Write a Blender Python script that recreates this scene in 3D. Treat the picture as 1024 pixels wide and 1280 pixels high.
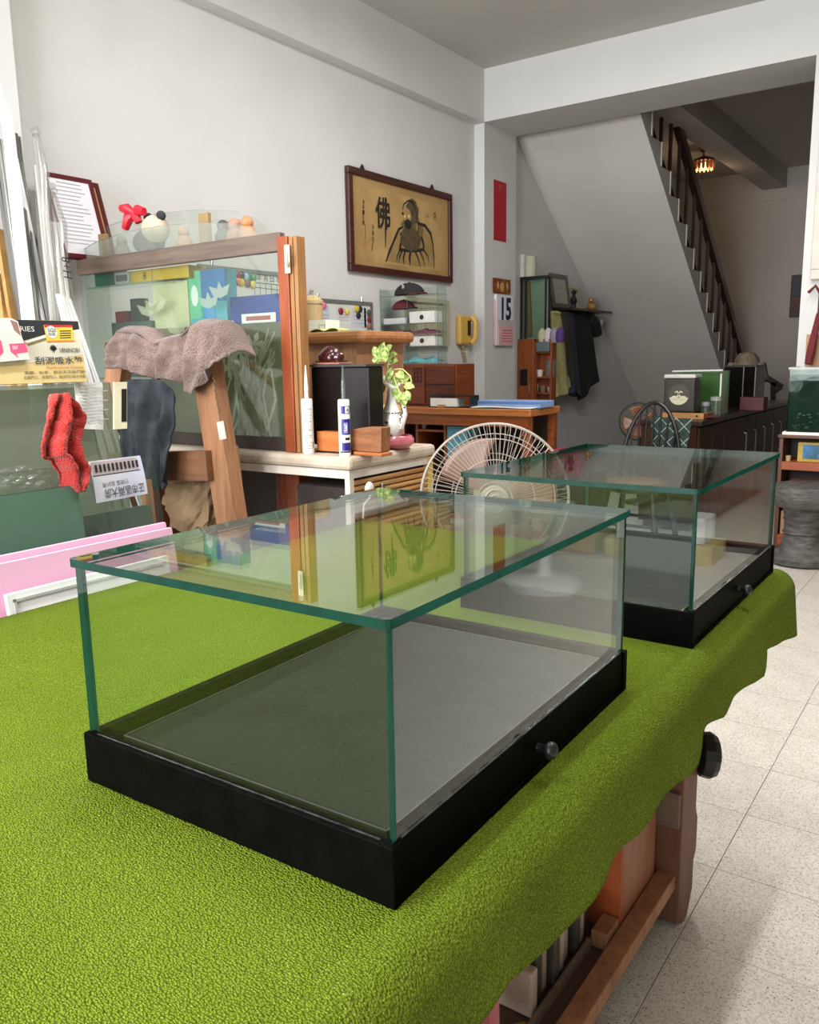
import bpy, bmesh, math, random
from mathutils import Vector, Matrix, noise
R = math.radians
random.seed(7)
for o in list(bpy.data.objects): bpy.data.objects.remove(o)
S = bpy.context.scene
C = S.collection

# ------------------------------------------------------------------ camera
CAM_Z, F_PX = 1.25, 1039.6
YAW, PITCH, ROLL = R(35.075), R(10.308), R(-0.974)
fw = Vector((-math.sin(YAW)*math.cos(PITCH), math.cos(YAW)*math.cos(PITCH), -math.sin(PITCH)))
r0 = Vector((math.cos(YAW), math.sin(YAW), 0)); u0 = r0.cross(fw)
rt = r0*math.cos(ROLL)+u0*math.sin(ROLL); up = -r0*math.sin(ROLL)+u0*math.cos(ROLL)
cam = bpy.data.cameras.new('camera'); camo = bpy.data.objects.new('camera', cam); C.objects.link(camo)
cam.sensor_fit = 'HORIZONTAL'; cam.sensor_width = 36; cam.lens = F_PX/1024*36; cam.clip_start = .02
m = Matrix.Identity(4)
for i in range(3): m[i][0], m[i][1], m[i][2] = rt[i], up[i], -fw[i]
m[0][3], m[1][3], m[2][3] = 0, 0, CAM_Z
camo.matrix_world = m; S.camera = camo
EYE = Vector((0, 0, CAM_Z))
def ray(x, y): return fw+rt*((x-512)/F_PX)-up*((y-640)/F_PX)
def wx(x, y, X): d = ray(x, y); return EYE+d*(X/d.x)          # measured picture point on the plane x = X
def wy(x, y, Y): d = ray(x, y); return EYE+d*(Y/d.y)          # ... y = Y
def wz(x, y, Z): d = ray(x, y); return EYE+d*((Z-CAM_Z)/d.z)  # ... z = Z

# ------------------------------------------------------------------ world, lights, exposure
W = bpy.data.worlds.new('world'); S.world = W; W.use_nodes = True
W.node_tree.nodes['Background'].inputs[0].default_value = (.86, .93, 1, 1)
W.node_tree.nodes['Background'].inputs[1].default_value = .6
def area(name, loc, rot, sx, sy, power, col):
    l = bpy.data.lights.new(name, 'AREA'); l.shape = 'RECTANGLE'; l.size = sx; l.size_y = sy; l.energy = power; l.color = col
    o = bpy.data.objects.new(name, l); C.objects.link(o); o.location = loc; o.rotation_euler = rot; return o
area('daylight_shopfront', (-1.65, -2.7, 1.9), (R(90), 0, 0), 3.3, 2.1, 265, (.96, .985, 1))
TUBES = [(-1.5, 1.0), (-1.5, 3.7), (-.45, 2.9)]  # last tube is added to brighten the aisle floor
for tx, ty in TUBES: area('tube_light', (tx, ty, 3.29), (0, 0, 0), .14, 1.2, 30, (1, .98, .955))
S.view_settings.view_transform = 'Standard'; S.view_settings.look = 'None'
S.view_settings.exposure = .68; S.view_settings.gamma = 1; S.view_settings.use_curve_mapping = False
S.cycles.use_denoising = True; S.cycles.max_bounces = 12; S.cycles.transparent_max_bounces = 48
S.cycles.diffuse_bounces = 5; S.cycles.glossy_bounces = 6; S.cycles.caustics_reflective = False; S.cycles.caustics_refractive = False

# ------------------------------------------------------------------ materials
def lin(c):
    f = lambda v: (v/255)/12.92 if v/255 <= .04045 else ((v/255+.055)/1.055)**2.4
    return (f(c[0]), f(c[1]), f(c[2]), 1)
MATS = {}
class NT:
    def __init__(s, name):
        s.m = bpy.data.materials.new(name); s.m.use_nodes = True; s.t = s.m.node_tree; s.n = s.t.nodes; s.n.clear()
        s.out = s.n.new('ShaderNodeOutputMaterial')
    def __call__(s, typ, ins=None, **kw):
        n = s.n.new(typ)
        for k, v in kw.items(): setattr(n, k, v)
        for k, v in (ins or {}).items():
            if isinstance(v, bpy.types.NodeSocket): s.t.links.new(v, n.inputs[k])
            else: n.inputs[k].default_value = v
        return n
    def surf(s, sock): s.t.links.new(sock, s.out.inputs[0]); return s.m
    def math(s, op, a, b=0.): 
        n = s('ShaderNodeMath', {0: a, 1: b}, operation=op); return n.outputs[0]
    def mix(s, f, a, b, bt='MIX'):
        n = s('ShaderNodeMix', data_type='RGBA', blend_type=bt)
        for k, v in ((0, f), (6, a), (7, b)):
            if isinstance(v, bpy.types.NodeSocket): s.t.links.new(v, n.inputs[k])
            else: n.inputs[k].default_value = v
        return n.outputs[2]
    def ramp(s, f, stops):
        n = s('ShaderNodeValToRGB', {0: f}); e = n.color_ramp.elements
        while len(e) < len(stops): e.new(.5)
        for el, (p, c) in zip(e, stops): el.position = p; el.color = c
        return n.outputs[0]
    def co(s, scale=(1, 1, 1), kind='Object'):
        t = s('ShaderNodeTexCoord'); mp = s('ShaderNodeMapping', {0: t.outputs[kind], 3: scale}); return mp.outputs[0]
    def noise(s, co, scale, detail=3, rough=.5): return s('ShaderNodeTexNoise', {'Vector': co, 'Scale': scale, 'Detail': detail, 'Roughness': rough}).outputs[0]
def M(name, rgb, rough=.5, metal=0, var=.1, vs=9, bump=0., bs=80, stretch=(1, 1, 1), spec=.5, coat=0, rgb2=None, alpha=1, sheen=0):
    if name in MATS: return MATS[name]
    t = NT(name); co = t.co(stretch); n = t.noise(co, vs, 4)
    c = lin(rgb); d = lin(rgb2) if rgb2 else tuple([v*(1-2*var) for v in c[:3]]+[1])
    col = t.ramp(n, [(.3, d), (.7, c)])
    p = t('ShaderNodeBsdfPrincipled', {'Base Color': col, 'Roughness': rough, 'Metallic': metal, 'Specular IOR Level': spec, 'Coat Weight': coat, 'Alpha': alpha, 'Sheen Weight': sheen})
    if bump:
        b = t('ShaderNodeBump', {'Strength': bump, 'Distance': .01, 'Height': t.noise(co, bs, 4)}); t.t.links.new(b.outputs[0], p.inputs['Normal'])
    MATS[name] = t.surf(p.outputs[0]); return MATS[name]
def wood(name, a, b, rough=.45, axis=2, sc=1., coat=0):
    if name in MATS: return MATS[name]
    t = NT(name); st = [14*sc]*3; st[axis] = 1.2*sc; co = t.co(tuple(st))
    n = t.noise(co, 3, 5, .65); n2 = t.noise(co, 16, 3)
    col = t.mix(t.math('MULTIPLY', n2, .35), t.ramp(n, [(.32, lin(b)), (.68, lin(a))]), lin(b))
    p = t('ShaderNodeBsdfPrincipled', {'Base Color': col, 'Roughness': rough, 'Coat Weight': coat})
    bp = t('ShaderNodeBump', {'Strength': .15, 'Distance': .004, 'Height': n}); t.t.links.new(bp.outputs[0], p.inputs['Normal'])
    MATS[name] = t.surf(p.outputs[0]); return MATS[name]
def glass(name, tint, rough=0., f0=.04, haze=0, hazecol=(200, 205, 200)):
    if name in MATS: return MATS[name]
    t = NT(name); lw = t('ShaderNodeLayerWeight', {'Blend': .5}).outputs['Facing']
    f = t.math('ADD', t.math('MULTIPLY', t.math('POWER', lw, 5.), 1-f0), f0)
    tr = t('ShaderNodeBsdfTransparent', {0: lin(tint)}).outputs[0]
    if haze:
        df = t('ShaderNodeBsdfTranslucent', {0: lin(hazecol)}).outputs[0]; dd = t('ShaderNodeBsdfDiffuse', {0: lin(hazecol)}).outputs[0]
        tr = t('ShaderNodeMixShader', {0: haze, 1: tr, 2: t('ShaderNodeMixShader', {0: .4, 1: dd, 2: df}).outputs[0]}).outputs[0]
    gl = t('ShaderNodeBsdfGlossy', {0: (1, 1, 1, 1), 'Roughness': rough}).outputs[0]
    MATS[name] = t.surf(t('ShaderNodeMixShader', {0: f, 1: tr, 2: gl}).outputs[0]); return MATS[name]
def emit(name, rgb, k):
    t = NT(name); return t.surf(t('ShaderNodeEmission', {0: lin(rgb), 1: k}).outputs[0])

def terrazzo():
    t = NT('terrazzo'); co = t.co(); base = t.ramp(t.noise(co, 5, 4, .6), [(.3, lin((206, 198, 186))), (.7, lin((230, 225, 214)))])
    chips = t('ShaderNodeTexVoronoi', {'Vector': co, 'Scale': 230., 'Randomness': 1.}); cc = t.mix(.4, base, t.ramp(chips.outputs['Color'], [(.2, lin((150, 140, 128))), (.45, lin((216, 210, 200))), (.9, lin((232, 228, 220)))]))
    sp = t('ShaderNodeTexVoronoi', {'Vector': t.co((1, 1.5, 1)), 'Scale': 170.}); r_ = t('ShaderNodeSeparateColor', {0: sp.outputs['Color']}).outputs[0]
    dark = t.math('MULTIPLY', t.math('LESS_THAN', sp.outputs[0], .30), t.math('GREATER_THAN', r_, .82))
    n2 = t.noise(co, 300, 3); d2 = t.math('MULTIPLY', t.math('GREATER_THAN', n2, .64), .5)
    cc = t.mix(d2, cc, lin((120, 110, 100))); cc = t.mix(dark, cc, lin((52, 47, 44)))
    p = t('ShaderNodeBsdfPrincipled', {'Base Color': cc, 'Roughness': .42}); return t.surf(p.outputs[0])
def carpet():
    t = NT('green_pile'); co = t.co(); big = t.noise(co, 3.5, 4); fine = t('ShaderNodeTexVoronoi', {'Vector': t.co((1, 1.5, 1)), 'Scale': 310.})
    n2 = t.noise(co, 650, 2)
    c = t.ramp(big, [(.3, lin((116, 138, 30))), (.7, lin((134, 152, 42)))])
    dk = t.ramp(fine.outputs[0], [(.18, (0, 0, 0, 1)), (.62, (1, 1, 1, 1))])
    c = t.mix(t.math('MULTIPLY', dk, .72), c, lin((70, 88, 10))); c = t.mix(t.math('MULTIPLY', t.math('GREATER_THAN', n2, .62), .5), c, lin((186, 204, 90)))
    h = t.math('ADD', t.math('MULTIPLY', fine.outputs[0], -1.), t.math('MULTIPLY', n2, .6))
    b = t('ShaderNodeBump', {'Strength': 1., 'Distance': .004, 'Height': h})
    p = t('ShaderNodeBsdfPrincipled', {'Base Color': c, 'Roughness': .95, 'Specular IOR Level': .1, 'Normal': b.outputs[0]}); return t.surf(p.outputs[0])
def towel(name, a, b, sc=230):
    t = NT(name); co = t.co(); f = t('ShaderNodeTexVoronoi', {'Vector': co, 'Scale': float(sc)}).outputs[0]; n = t.noise(co, 12, 4)
    c = t.mix(t.math('MULTIPLY', f, .8), t.ramp(n, [(.3, lin(b)), (.7, lin(a))]), lin(b))
    bp = t('ShaderNodeBump', {'Strength': .9, 'Distance': .004, 'Height': f})
    return t.surf(t('ShaderNodeBsdfPrincipled', {'Base Color': c, 'Roughness': .95, 'Specular IOR Level': .1, 'Sheen Weight': .3, 'Normal': bp.outputs[0]}).outputs[0])
def plaid():
    t = NT('plaid'); rot = t('ShaderNodeMapping', {0: t('ShaderNodeTexCoord').outputs['Object'], 2: (0, R(45), 0), 3: (1, 1, 1)}).outputs[0]
    sep = t('ShaderNodeSeparateXYZ', {0: rot}); col = lin((40, 62, 54))
    for k in (0, 2):
        v = sep.outputs[k]
        for per, w, c, f in ((.075, .07, (214, 222, 214), .9), (.0375, .30, (30, 44, 44), .5)):
            s_ = t.math('LESS_THAN', t.math('FRACT', t.math('DIVIDE', v, per)), w); col = t.mix(t.math('MULTIPLY', s_, f), col, lin(c))
    return t.surf(t('ShaderNodeBsdfPrincipled', {'Base Color': col, 'Roughness': .9}).outputs[0])

wall_m = M('wall_paint', (212, 211, 209), .75, var=.035, vs=2.2, bump=.12, bs=14, spec=.25)
soffit_m = M('soffit_paint', (214, 210, 204), .8, var=.05, vs=1.6, bump=.12, bs=8, spec=.25)
ceil_m = M('ceiling_paint', (190, 188, 184), .85, var=.03, vs=1.5, spec=.2)
grey_m = M('back_wall_paint', (200, 192, 184), .85, var=.06, vs=1.2, spec=.2)
TERR = terrazzo(); GREEN = carpet()
grout = M('grout', (128, 118, 108), .9)
black_wood = M('black_lacquer', (8, 8, 6), .5, var=.25, vs=30, bump=.06, bs=220, spec=.02)
black_felt = M('black_board', (22, 23, 20), .6, var=.3, vs=14, bump=.1, bs=60, spec=.25)
G_CLEAR = glass('case_glass', (251, 254, 252)); G_EDGE = None
def glass_edge():
    t = NT('glass_edge'); c = t.ramp(t.noise(t.co(), 18, 3), [(.3, lin((3, 40, 33))), (.7, lin((8, 64, 53)))])
    d = t('ShaderNodeBsdfDiffuse', {0: c}).outputs[0]; tr = t('ShaderNodeBsdfTranslucent', {0: t.mix(.4, c, lin((16, 110, 90)))}).outputs[0]; g = t('ShaderNodeBsdfGlossy', {0: (1, 1, 1, 1), 'Roughness': .25}).outputs[0]
    return t.surf(t('ShaderNodeMixShader', {0: .03, 1: t('ShaderNodeMixShader', {0: .55, 1: d, 2: tr}).outputs[0], 2: g}).outputs[0])
G_EDGE = glass_edge()
G_SHEET = glass('sheet_glass', (226, 238, 230)); G_DUSTY = glass('dusty_glass', (244, 249, 246), haze=.05, hazecol=(150, 166, 152))
G_STACK = glass('stack_clear', (224, 234, 226), haze=.55, hazecol=(156, 162, 144))
G_GREEN = glass('stack_glass', (150, 180, 164), haze=.6, hazecol=(128, 166, 144))
G_GUARD = glass('guard_glass', (246, 249, 247), haze=.05, hazecol=(215, 220, 214)); G_FROST = glass('frosted_guard', (240, 243, 240), haze=.20, hazecol=(206, 210, 202))
G_ETCH = glass('etched_pane', (224, 224, 204), haze=.5, hazecol=(146, 140, 108)); G_LINE = glass('etched_line', (255, 255, 255), haze=.6, hazecol=(232, 230, 200))
film = glass('plastic_film', (240, 240, 238), rough=.2, haze=.10, hazecol=(215, 215, 212), f0=.05)
white = M('white_plastic', (232, 230, 224), .4, var=.03); paper = M('paper', (228, 226, 220), .8, var=.03)
ink = M('black_ink', (34, 30, 24), .9, var=.2); chrome = M('chrome', (200, 200, 200), .2, metal=1, var=.05); black = M('black_plastic', (22, 22, 22), .4, var=.2)
red_wood = wood('red_brown_wood', (146, 74, 40), (104, 46, 22), .4, 2); pine = wood('pine', (176, 128, 92), (132, 88, 58), .6, 2)
desk_wood = wood('desk_wood', (150, 84, 42), (108, 54, 22), .35, 0, coat=.2); dark_wood = wood('dark_wood', (62, 30, 22), (34, 16, 12), .35, 1, coat=.2)
light_wood = wood('light_wood', (186, 140, 96), (150, 104, 66), .5, 2); grey_wood = wood('grey_wood', (132, 116, 100), (98, 84, 72), .6, 0)
alu = M('aluminium', (150, 150, 148), .4, metal=.85, var=.08, stretch=(1, 1, .1))

# ------------------------------------------------------------------ mesh helpers
class MB:
    def __init__(s): s.v = []; s.f = []; s.mi = []
    def add(s, vs, fs, mi=0):
        b = len(s.v); s.v += [Vector(v) for v in vs]; s.f += [tuple(b+i for i in f) for f in fs]; s.mi += [mi]*len(fs); return s
    def hexa(s, p, mi=0, em=None):
        fs = [(0, 3, 2, 1), (4, 5, 6, 7), (0, 1, 5, 4), (1, 2, 6, 5), (2, 3, 7, 6), (3, 0, 4, 7)]
        s.add(p, fs, mi)
        if em is not None:
            for k in em: s.mi[len(s.mi)-6+k] = 1
        return s
    def box(s, x0, x1, y0, y1, z0, z1, mi=0, em=None):
        return s.hexa([(x0, y0, z0), (x1, y0, z0), (x1, y1, z0), (x0, y1, z0), (x0, y0, z1), (x1, y0, z1), (x1, y1, z1), (x0, y1, z1)], mi, em)
    def fbox(s, o, a, b, c, mi=0, em=None):   # parallelepiped from corner o and edges a, b, c
        o, a, b, c = map(Vector, (o, a, b, c))
        return s.hexa([o, o+a, o+a+b, o+b, o+c, o+a+c, o+a+b+c, o+b+c], mi, em)
    def bar(s, p, q, w, h, upv=(0, 0, 1)):
        p, q = Vector(p), Vector(q); d = (q-p).normalized(); a = d.cross(Vector(upv))
        if a.length < 1e-3: a = d.cross(Vector((1, 0, 0)))
        a.normalize(); b = a.cross(d)
        return s.fbox(p-a*w/2-b*h/2, a*w, b*h, q-p)
    def lathe(s, prof, c=(0, 0, 0), n=20, ax=(0, 0, 1), mi=0):
        ax = Vector(ax).normalized(); a = ax.orthogonal().normalized(); b = ax.cross(a); c = Vector(c); vs = []; fs = []
        for r, h in prof: vs += [c+ax*h+(a*math.cos(2*math.pi*k/n)+b*math.sin(2*math.pi*k/n))*max(r, 1e-5) for k in range(n)]
        for i in range(len(prof)-1): fs += [(i*n+k, i*n+(k+1) % n, (i+1)*n+(k+1) % n, (i+1)*n+k) for k in range(n)]
        fs += [tuple(range(n-1, -1, -1)), tuple((len(prof)-1)*n+k for k in range(n))]
        return s.add(vs, fs, mi)
    def cyl(s, p, q, r, r2=None, n=12):
        p, q = Vector(p), Vector(q); return s.lathe([(r, 0), (r if r2 is None else r2, (q-p).length)], p, n, q-p)
    def tube(s, pts, r, n=8, closed=False):
        pts = [Vector(p) for p in pts]; m_ = len(pts); vs = []; fs = []; pa = None
        for i, p in enumerate(pts):
            d = (pts[(i+1) % m_]-pts[i-1]) if closed else (pts[min(i+1, m_-1)]-pts[max(i-1, 0)])
            d.normalize(); a = (pa-d*pa.dot(d)) if pa else d.orthogonal()
            a.normalize(); pa = a; b = d.cross(a); rr = r[i] if isinstance(r, (list, tuple)) else r
            vs += [p+(a*math.cos(2*math.pi*k/n)+b*math.sin(2*math.pi*k/n))*rr for k in range(n)]
        for i in range(m_ if closed else m_-1):
            j = (i+1) % m_; fs += [(i*n+k, i*n+(k+1) % n, j*n+(k+1) % n, j*n+k) for k in range(n)]
        if not closed: fs += [tuple(range(n-1, -1, -1)), tuple((m_-1)*n+k for k in range(n))]
        return s.add(vs, fs)
    def prism(s, poly, d, mi=0, side=None):   # 3D polygon extruded by vector d
        poly = [Vector(p) for p in poly]; n = len(poly); d = Vector(d)
        s.add(poly+[p+d for p in poly], [tuple(range(n-1, -1, -1)), tuple(range(n, 2*n))]+[(i, (i+1) % n, n+(i+1) % n, n+i) for i in range(n)], mi)
        if side is not None:
            for k in range(n): s.mi[-1-k] = side
        return s
    def grid(s, f, nu, nv, mi=0):
        return s.add([f(i/nu, j/nv) for j in range(nv+1) for i in range(nu+1)],
                     [(j*(nu+1)+i, j*(nu+1)+i+1, (j+1)*(nu+1)+i+1, (j+1)*(nu+1)+i) for j in range(nv) for i in range(nu)], mi)
    def ball(s, c, r, n=14, m_=8, sq=(1, 1, 1)):
        c = Vector(c)
        b = len(s.v); s.lathe([(r*math.sin(math.pi*i/m_), -r*math.cos(math.pi*i/m_)) for i in range(m_+1)], (0, 0, 0), n)
        for i in range(b, len(s.v)): s.v[i] = c+Vector((s.v[i].x*sq[0], s.v[i].y*sq[1], s.v[i].z*sq[2]))
        return s
    def ribbon(s, pts, w, upn):                # flat brush stroke lying in the plane with normal upn
        pts = [Vector(p) for p in pts]; n = Vector(upn).normalized(); vs = []
        for i, p in enumerate(pts):
            d = (pts[min(i+1, len(pts)-1)]-pts[max(i-1, 0)]).normalized(); a = d.cross(n); ww = (w[i] if isinstance(w, (list, tuple)) else w)/2
            vs += [p-a*ww+n*.0006, p+a*ww+n*.0006]
        return s.add(vs, [(2*i, 2*i+1, 2*i+3, 2*i+2) for i in range(len(pts)-1)])
def ob(name, mb, mats, parent=None, smooth=False, bev=0, sub=0, solid=0, kind=None, label=None, world=True):
    me = bpy.data.meshes.new(name); me.from_pydata([tuple(v) for v in mb.v], [], mb.f)
    mats = mats if isinstance(mats, (list, tuple)) else [mats]
    for mm in mats: me.materials.append(mm)
    me.polygons.foreach_set('material_index', mb.mi); me.polygons.foreach_set('use_smooth', [smooth]*len(mb.f))
    bm = bmesh.new(); bm.from_mesh(me); bmesh.ops.recalc_face_normals(bm, faces=bm.faces); bm.to_mesh(me); bm.free()
    if smooth: me.set_sharp_from_angle(angle=R(42))
    me.update()
    o = bpy.data.objects.new(name, me); C.objects.link(o)
    if parent:
        o.parent = parent
        if world: o.matrix_parent_inverse = Matrix.Translation(-parent.location)
    if solid: md = o.modifiers.new('t', 'SOLIDIFY'); md.thickness = solid; md.offset = 0
    if bev: md = o.modifiers.new('b', 'BEVEL'); md.width = bev; md.segments = 2; md.limit_method = 'ANGLE'
    if sub: md = o.modifiers.new('s', 'SUBSURF'); md.levels = sub; md.render_levels = sub
    if kind: o['kind'] = kind
    if label: o['label'] = label
    return o
def tag(o, label, cat, group=None):
    o['label'] = label; o['category'] = cat
    if group: o['group'] = group
    return o
def T(name, label, cat, loc=(0, 0, 0), rz=0, group=None):
    o = bpy.data.objects.new(name, None); o.empty_display_size = .05; C.objects.link(o); o.location = loc; o.rotation_euler = (0, 0, rz)
    return tag(o, label, cat, group)
def struct(name, mb, mat, parent=None, **k):
    o = ob(name, mb, mat, parent, **k)
    if not parent: o['kind'] = 'structure'
    return o
def B(*a, **k): return MB().box(*a, **k)
def text(s, o, right, upv, h, mat, parent, name='lettering', width=None, align='CENTER', bold=0.):
    cu = bpy.data.curves.new('t', 'FONT'); cu.body = s; cu.size = 1; cu.align_x = align; cu.align_y = 'CENTER'; cu.resolution_u = 2; cu.offset = bold
    tmp = bpy.data.objects.new('t', cu); C.objects.link(tmp)
    dg = bpy.context.evaluated_depsgraph_get(); me = bpy.data.meshes.new_from_object(tmp.evaluated_get(dg))
    bpy.data.objects.remove(tmp); bpy.data.curves.remove(cu)
    right = Vector(right).normalized(); upv = Vector(upv).normalized(); n = right.cross(upv)
    if len(me.vertices) == 0: return None
    xs = [v.co.x for v in me.vertices]; ys = [v.co.y for v in me.vertices]; sy = h/max(max(ys)-min(ys), 1e-4); sx = (width/max(max(xs)-min(xs), 1e-4)) if width else sy
    cx = (max(xs)+min(xs))/2 if align == 'CENTER' else min(xs); cy = (max(ys)+min(ys))/2
    for v in me.vertices: v.co = Vector(o)+right*((v.co.x-cx)*sx)+upv*((v.co.y-cy)*sy)+n*.0008
    me.materials.clear(); me.materials.append(mat); me.name = name
    ob_ = bpy.data.objects.new(name, me); C.objects.link(ob_); ob_.parent = parent; ob_.matrix_parent_inverse = Matrix.Translation(-parent.location); return ob_
def lerp_poly(P, t):
    if t <= 0: return P[0].copy()
    if t >= 1: return P[-1].copy()
    L = [(P[i+1]-P[i]).length for i in range(len(P)-1)]; d = t*sum(L)
    for i, l in enumerate(L):
        if d <= l: return P[i].lerp(P[i+1], d/max(l, 1e-6))
        d -= l
    return P[-1].copy()
def cloth(A, Bp, n, amp, fr, nu=48, nv=32, seed=0., ease=0.):   # sheet between polylines A and Bp, folds along n
    n = Vector(n).normalized()
    def f(u, v):
        p = lerp_poly(A, u).lerp(lerp_poly(Bp, u), v)
        k = (math.sin(u*fr*6.283+seed+1.3*math.sin(v*2.2+seed))+.5*math.sin(u*fr*13.1+seed*2+v*1.7))*amp*(ease+(1-ease)*min(1, v*2.5))
        k += amp*.5*noise.noise(Vector((u*7, v*7, seed)))
        return p+n*k
    return MB().grid(f, nu, nv)
XN, YN, ZN = Vector((1, 0, 0)), Vector((0, 1, 0)), Vector((0, 0, 1))
XW, XB, YC = -3.46, -3.372, 5.88      # left wall, beam/column face, cross-beam front
ZC, ZB = 3.4, 3.026                   # ceiling, cross-beam bottom

# ------------------------------------------------------------------ room shell
fl = struct('floor', B(-3.7, 1.7, -2.8, 11.2, -.1, -.003), grout)
TS = .30; tx0, ty0 = -.463, 1.655
tile_mesh = None
for i in range(-6, 7):
    for j in range(-4, 17):
        x, y = tx0+i*TS, ty0+j*TS
        if tile_mesh is None:
            o = ob('tile', B(.001, TS-.001, .001, TS-.001, -.012, 0), TERR, fl); tile_mesh = o.data
        else:
            o = bpy.data.objects.new('tile', tile_mesh); C.objects.link(o); o.parent = fl
        o.location = (x, y, random.uniform(-.0003, .0003))
rest = MB()
for i in range(-11, 8):
    for j in range(-15, 32):
        if -6 <= i < 7 and -4 <= j < 17: continue
        x, y = tx0+i*TS, ty0+j*TS
        if -3.7 < x and x+TS < 1.75 and -2.8 < y and y+TS < 11.2: rest.box(x+.001, x+TS-.001, y+.001, y+TS-.001, -.012, 0)
ob('tile_field', rest, TERR, fl, kind='stuff')
struct('wall_left', B(-3.7, XW, -2.8, 11.2, 0, ZC), wall_m)
struct('trim_1', B(XW, XB, -2.8, YC, 3.02, ZC), wall_m)                              # beam along the left wall
struct('trim_2', B(XW, 1.6, YC, 6.40, ZB, ZC), wall_m)                               # cross beam
struct('trim_3', B(XW, XB, YC, 6.40, 0, ZB), wall_m)                                 # column under it
struct('trim_4', B(XW, -3.35, .2, 2.065, 0, 3.02), wall_m)                           # pier by the aluminium stock
struct('wall_partition', B(-1.068, 1.6, YC, 6.02, 0, ZB), wall_m)
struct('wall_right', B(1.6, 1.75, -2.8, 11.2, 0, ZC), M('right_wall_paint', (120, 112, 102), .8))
struct('wall_back', B(-3.7, 1.75, 11.0, 11.2, 0, ZC), grey_m)
struct('trim_5', MB().box(-3.46, 1.6, 10.985, 11.0, 3.05, 3.08), grey_m)
struct('trim_6', B(-2.49, -2.23, 6.40, 11.0, 3.18, ZC), grey_m)
struct('ceiling', B(-3.7, 1.75, -2.8, YC, ZC, ZC+.1), ceil_m)
struct('ceiling_rear', B(-3.7, 1.75, YC, 11.2, ZC, ZC+.1), grey_m)
struct('wall_front', MB().box(-3.7, 1.75, -2.9, -2.8, 3.0, ZC).box(-3.7, -3.2, -2.9, -2.8, 0, 3.0).box(1.4, 1.75, -2.9, -2.8, 0, 3.0), wall_m)

# tube lamps (out of frame overhead; the third is an added fill)
tube_e = emit('tube_glow', (255, 250, 240), 6)
for k, (tx, ty) in enumerate(TUBES):
    t = T('ceiling_lamp', ['white tube lamp on the ceiling above the green table', 'white tube lamp on the ceiling before the cross beam', 'white tube lamp added unseen above the far table end to brighten the aisle'][k], 'lamp', (tx, ty, ZC), group='tube lamps on the ceiling')
    ob('housing', B(tx-.06, tx+.06, ty-.62, ty+.62, ZC-.045, ZC), white, t, bev=.006)
    ob('tube', MB().cyl((tx, ty-.6, ZC-.075), (tx, ty+.6, ZC-.075), .014), tube_e, t, smooth=True)
    for s in (-1, 1): ob('socket', B(tx-.02, tx+.02, ty+s*.605-.01, ty+s*.605+.01, ZC-.095, ZC-.045), white, t)

# ------------------------------------------------------------------ work table, carpet
ZT = .73
t = T('work_table', 'long wooden work table hidden under the green carpet', 'table', (-1.03, .9, 0))
ob('tabletop', B(-1.66, -.415, -.75, 2.10, .66, .722), pine, t)
leg_w = wood('leg_wood', (128, 84, 62), (92, 56, 38), .6, 2)
for lx, ly in ((-.545, 1.72), (-1.55, 1.72), (-1.55, -.4), (-.545, -.4)):
    prof = [(.0, .02), (.03, .0), (.06, .0), (.09, .05), (.09, .12), (.105, .14), (.105, .22), (.09, .25), (.09, .66), (.0, .66)]
    ob('leg', MB().prism([(lx-.03, ly-.05+a*1.15, z) for a, z in prof], (.105, 0, 0)), leg_w, t, bev=.003)
ob('stretcher', B(-1.56, -.475, 1.66, 1.685, .25, .33), grey_wood, t, bev=.002)
ob('side_rail', B(-.52, -.48, -.4, 1.70, .10, .135), pine, t, bev=.002)
ob('rail_foot', B(-.535, -.505, 1.40, 1.66, .05, .10), leg_w, t)
ob('lower_shelf', B(-1.55, -.52, -.4, 1.66, .09, .115), wood('shelf_board', (92, 70, 58), (70, 52, 42), .6, 1), t)
ob('shelf_lip', B(-.560, -.552, -.4, 1.38, .1155, .135), grey_wood, t)
for yy, a in ((1.62, 0), (-.3, 1)): ob('caster', MB().lathe([(.045, 0), (.05, .008), (.05, .03), (.045, .038)], (-.60, yy, .05), 18, XN), black, t, smooth=True)
ob('drop_panel', MB().box(-.60, -.522, 1.465, 1.655, .1155, .655), wood('panel_wood', (168, 112, 82), (138, 84, 58), .5, 2), t)
ob('panel_edge', MB().box(-.68, -.522, 1.45, 1.464, .1155, .655), wood('orange_ply', (178, 92, 44), (140, 64, 26), .5, 2), t)
ob('block', B(-.556, -.522, 1.385, 1.447, .1155, .15), pine, t, bev=.002)
# black hand wheel on a bracket past the leg
t = T('hand_wheel', 'black ribbed hand wheel with a chrome hub, peeking below the carpet hem', 'wheel', (-.47, 1.88, .36))
hc = wy(887, 944, 1.80); hx = Vector((.85, .52, -.1)).normalized()
ob('wheel_rim', MB().lathe([(.03, -.03), (.048, -.022), (.052, 0), (.046, .012), (.03, .018), (0, .018)], hc, 14, hx), black, t, smooth=False, bev=.002)
ob('hub', MB().lathe([(.022, .0), (.022, .021), (.012, .023), (.012, .019), (0, .019)], hc, 16, hx), chrome, t, smooth=True)
ob('bracket', MB().box(-.52, hc.x-.02, 1.78, 1.83, hc.z-.03, .655), black, t, bev=.004)

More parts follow.
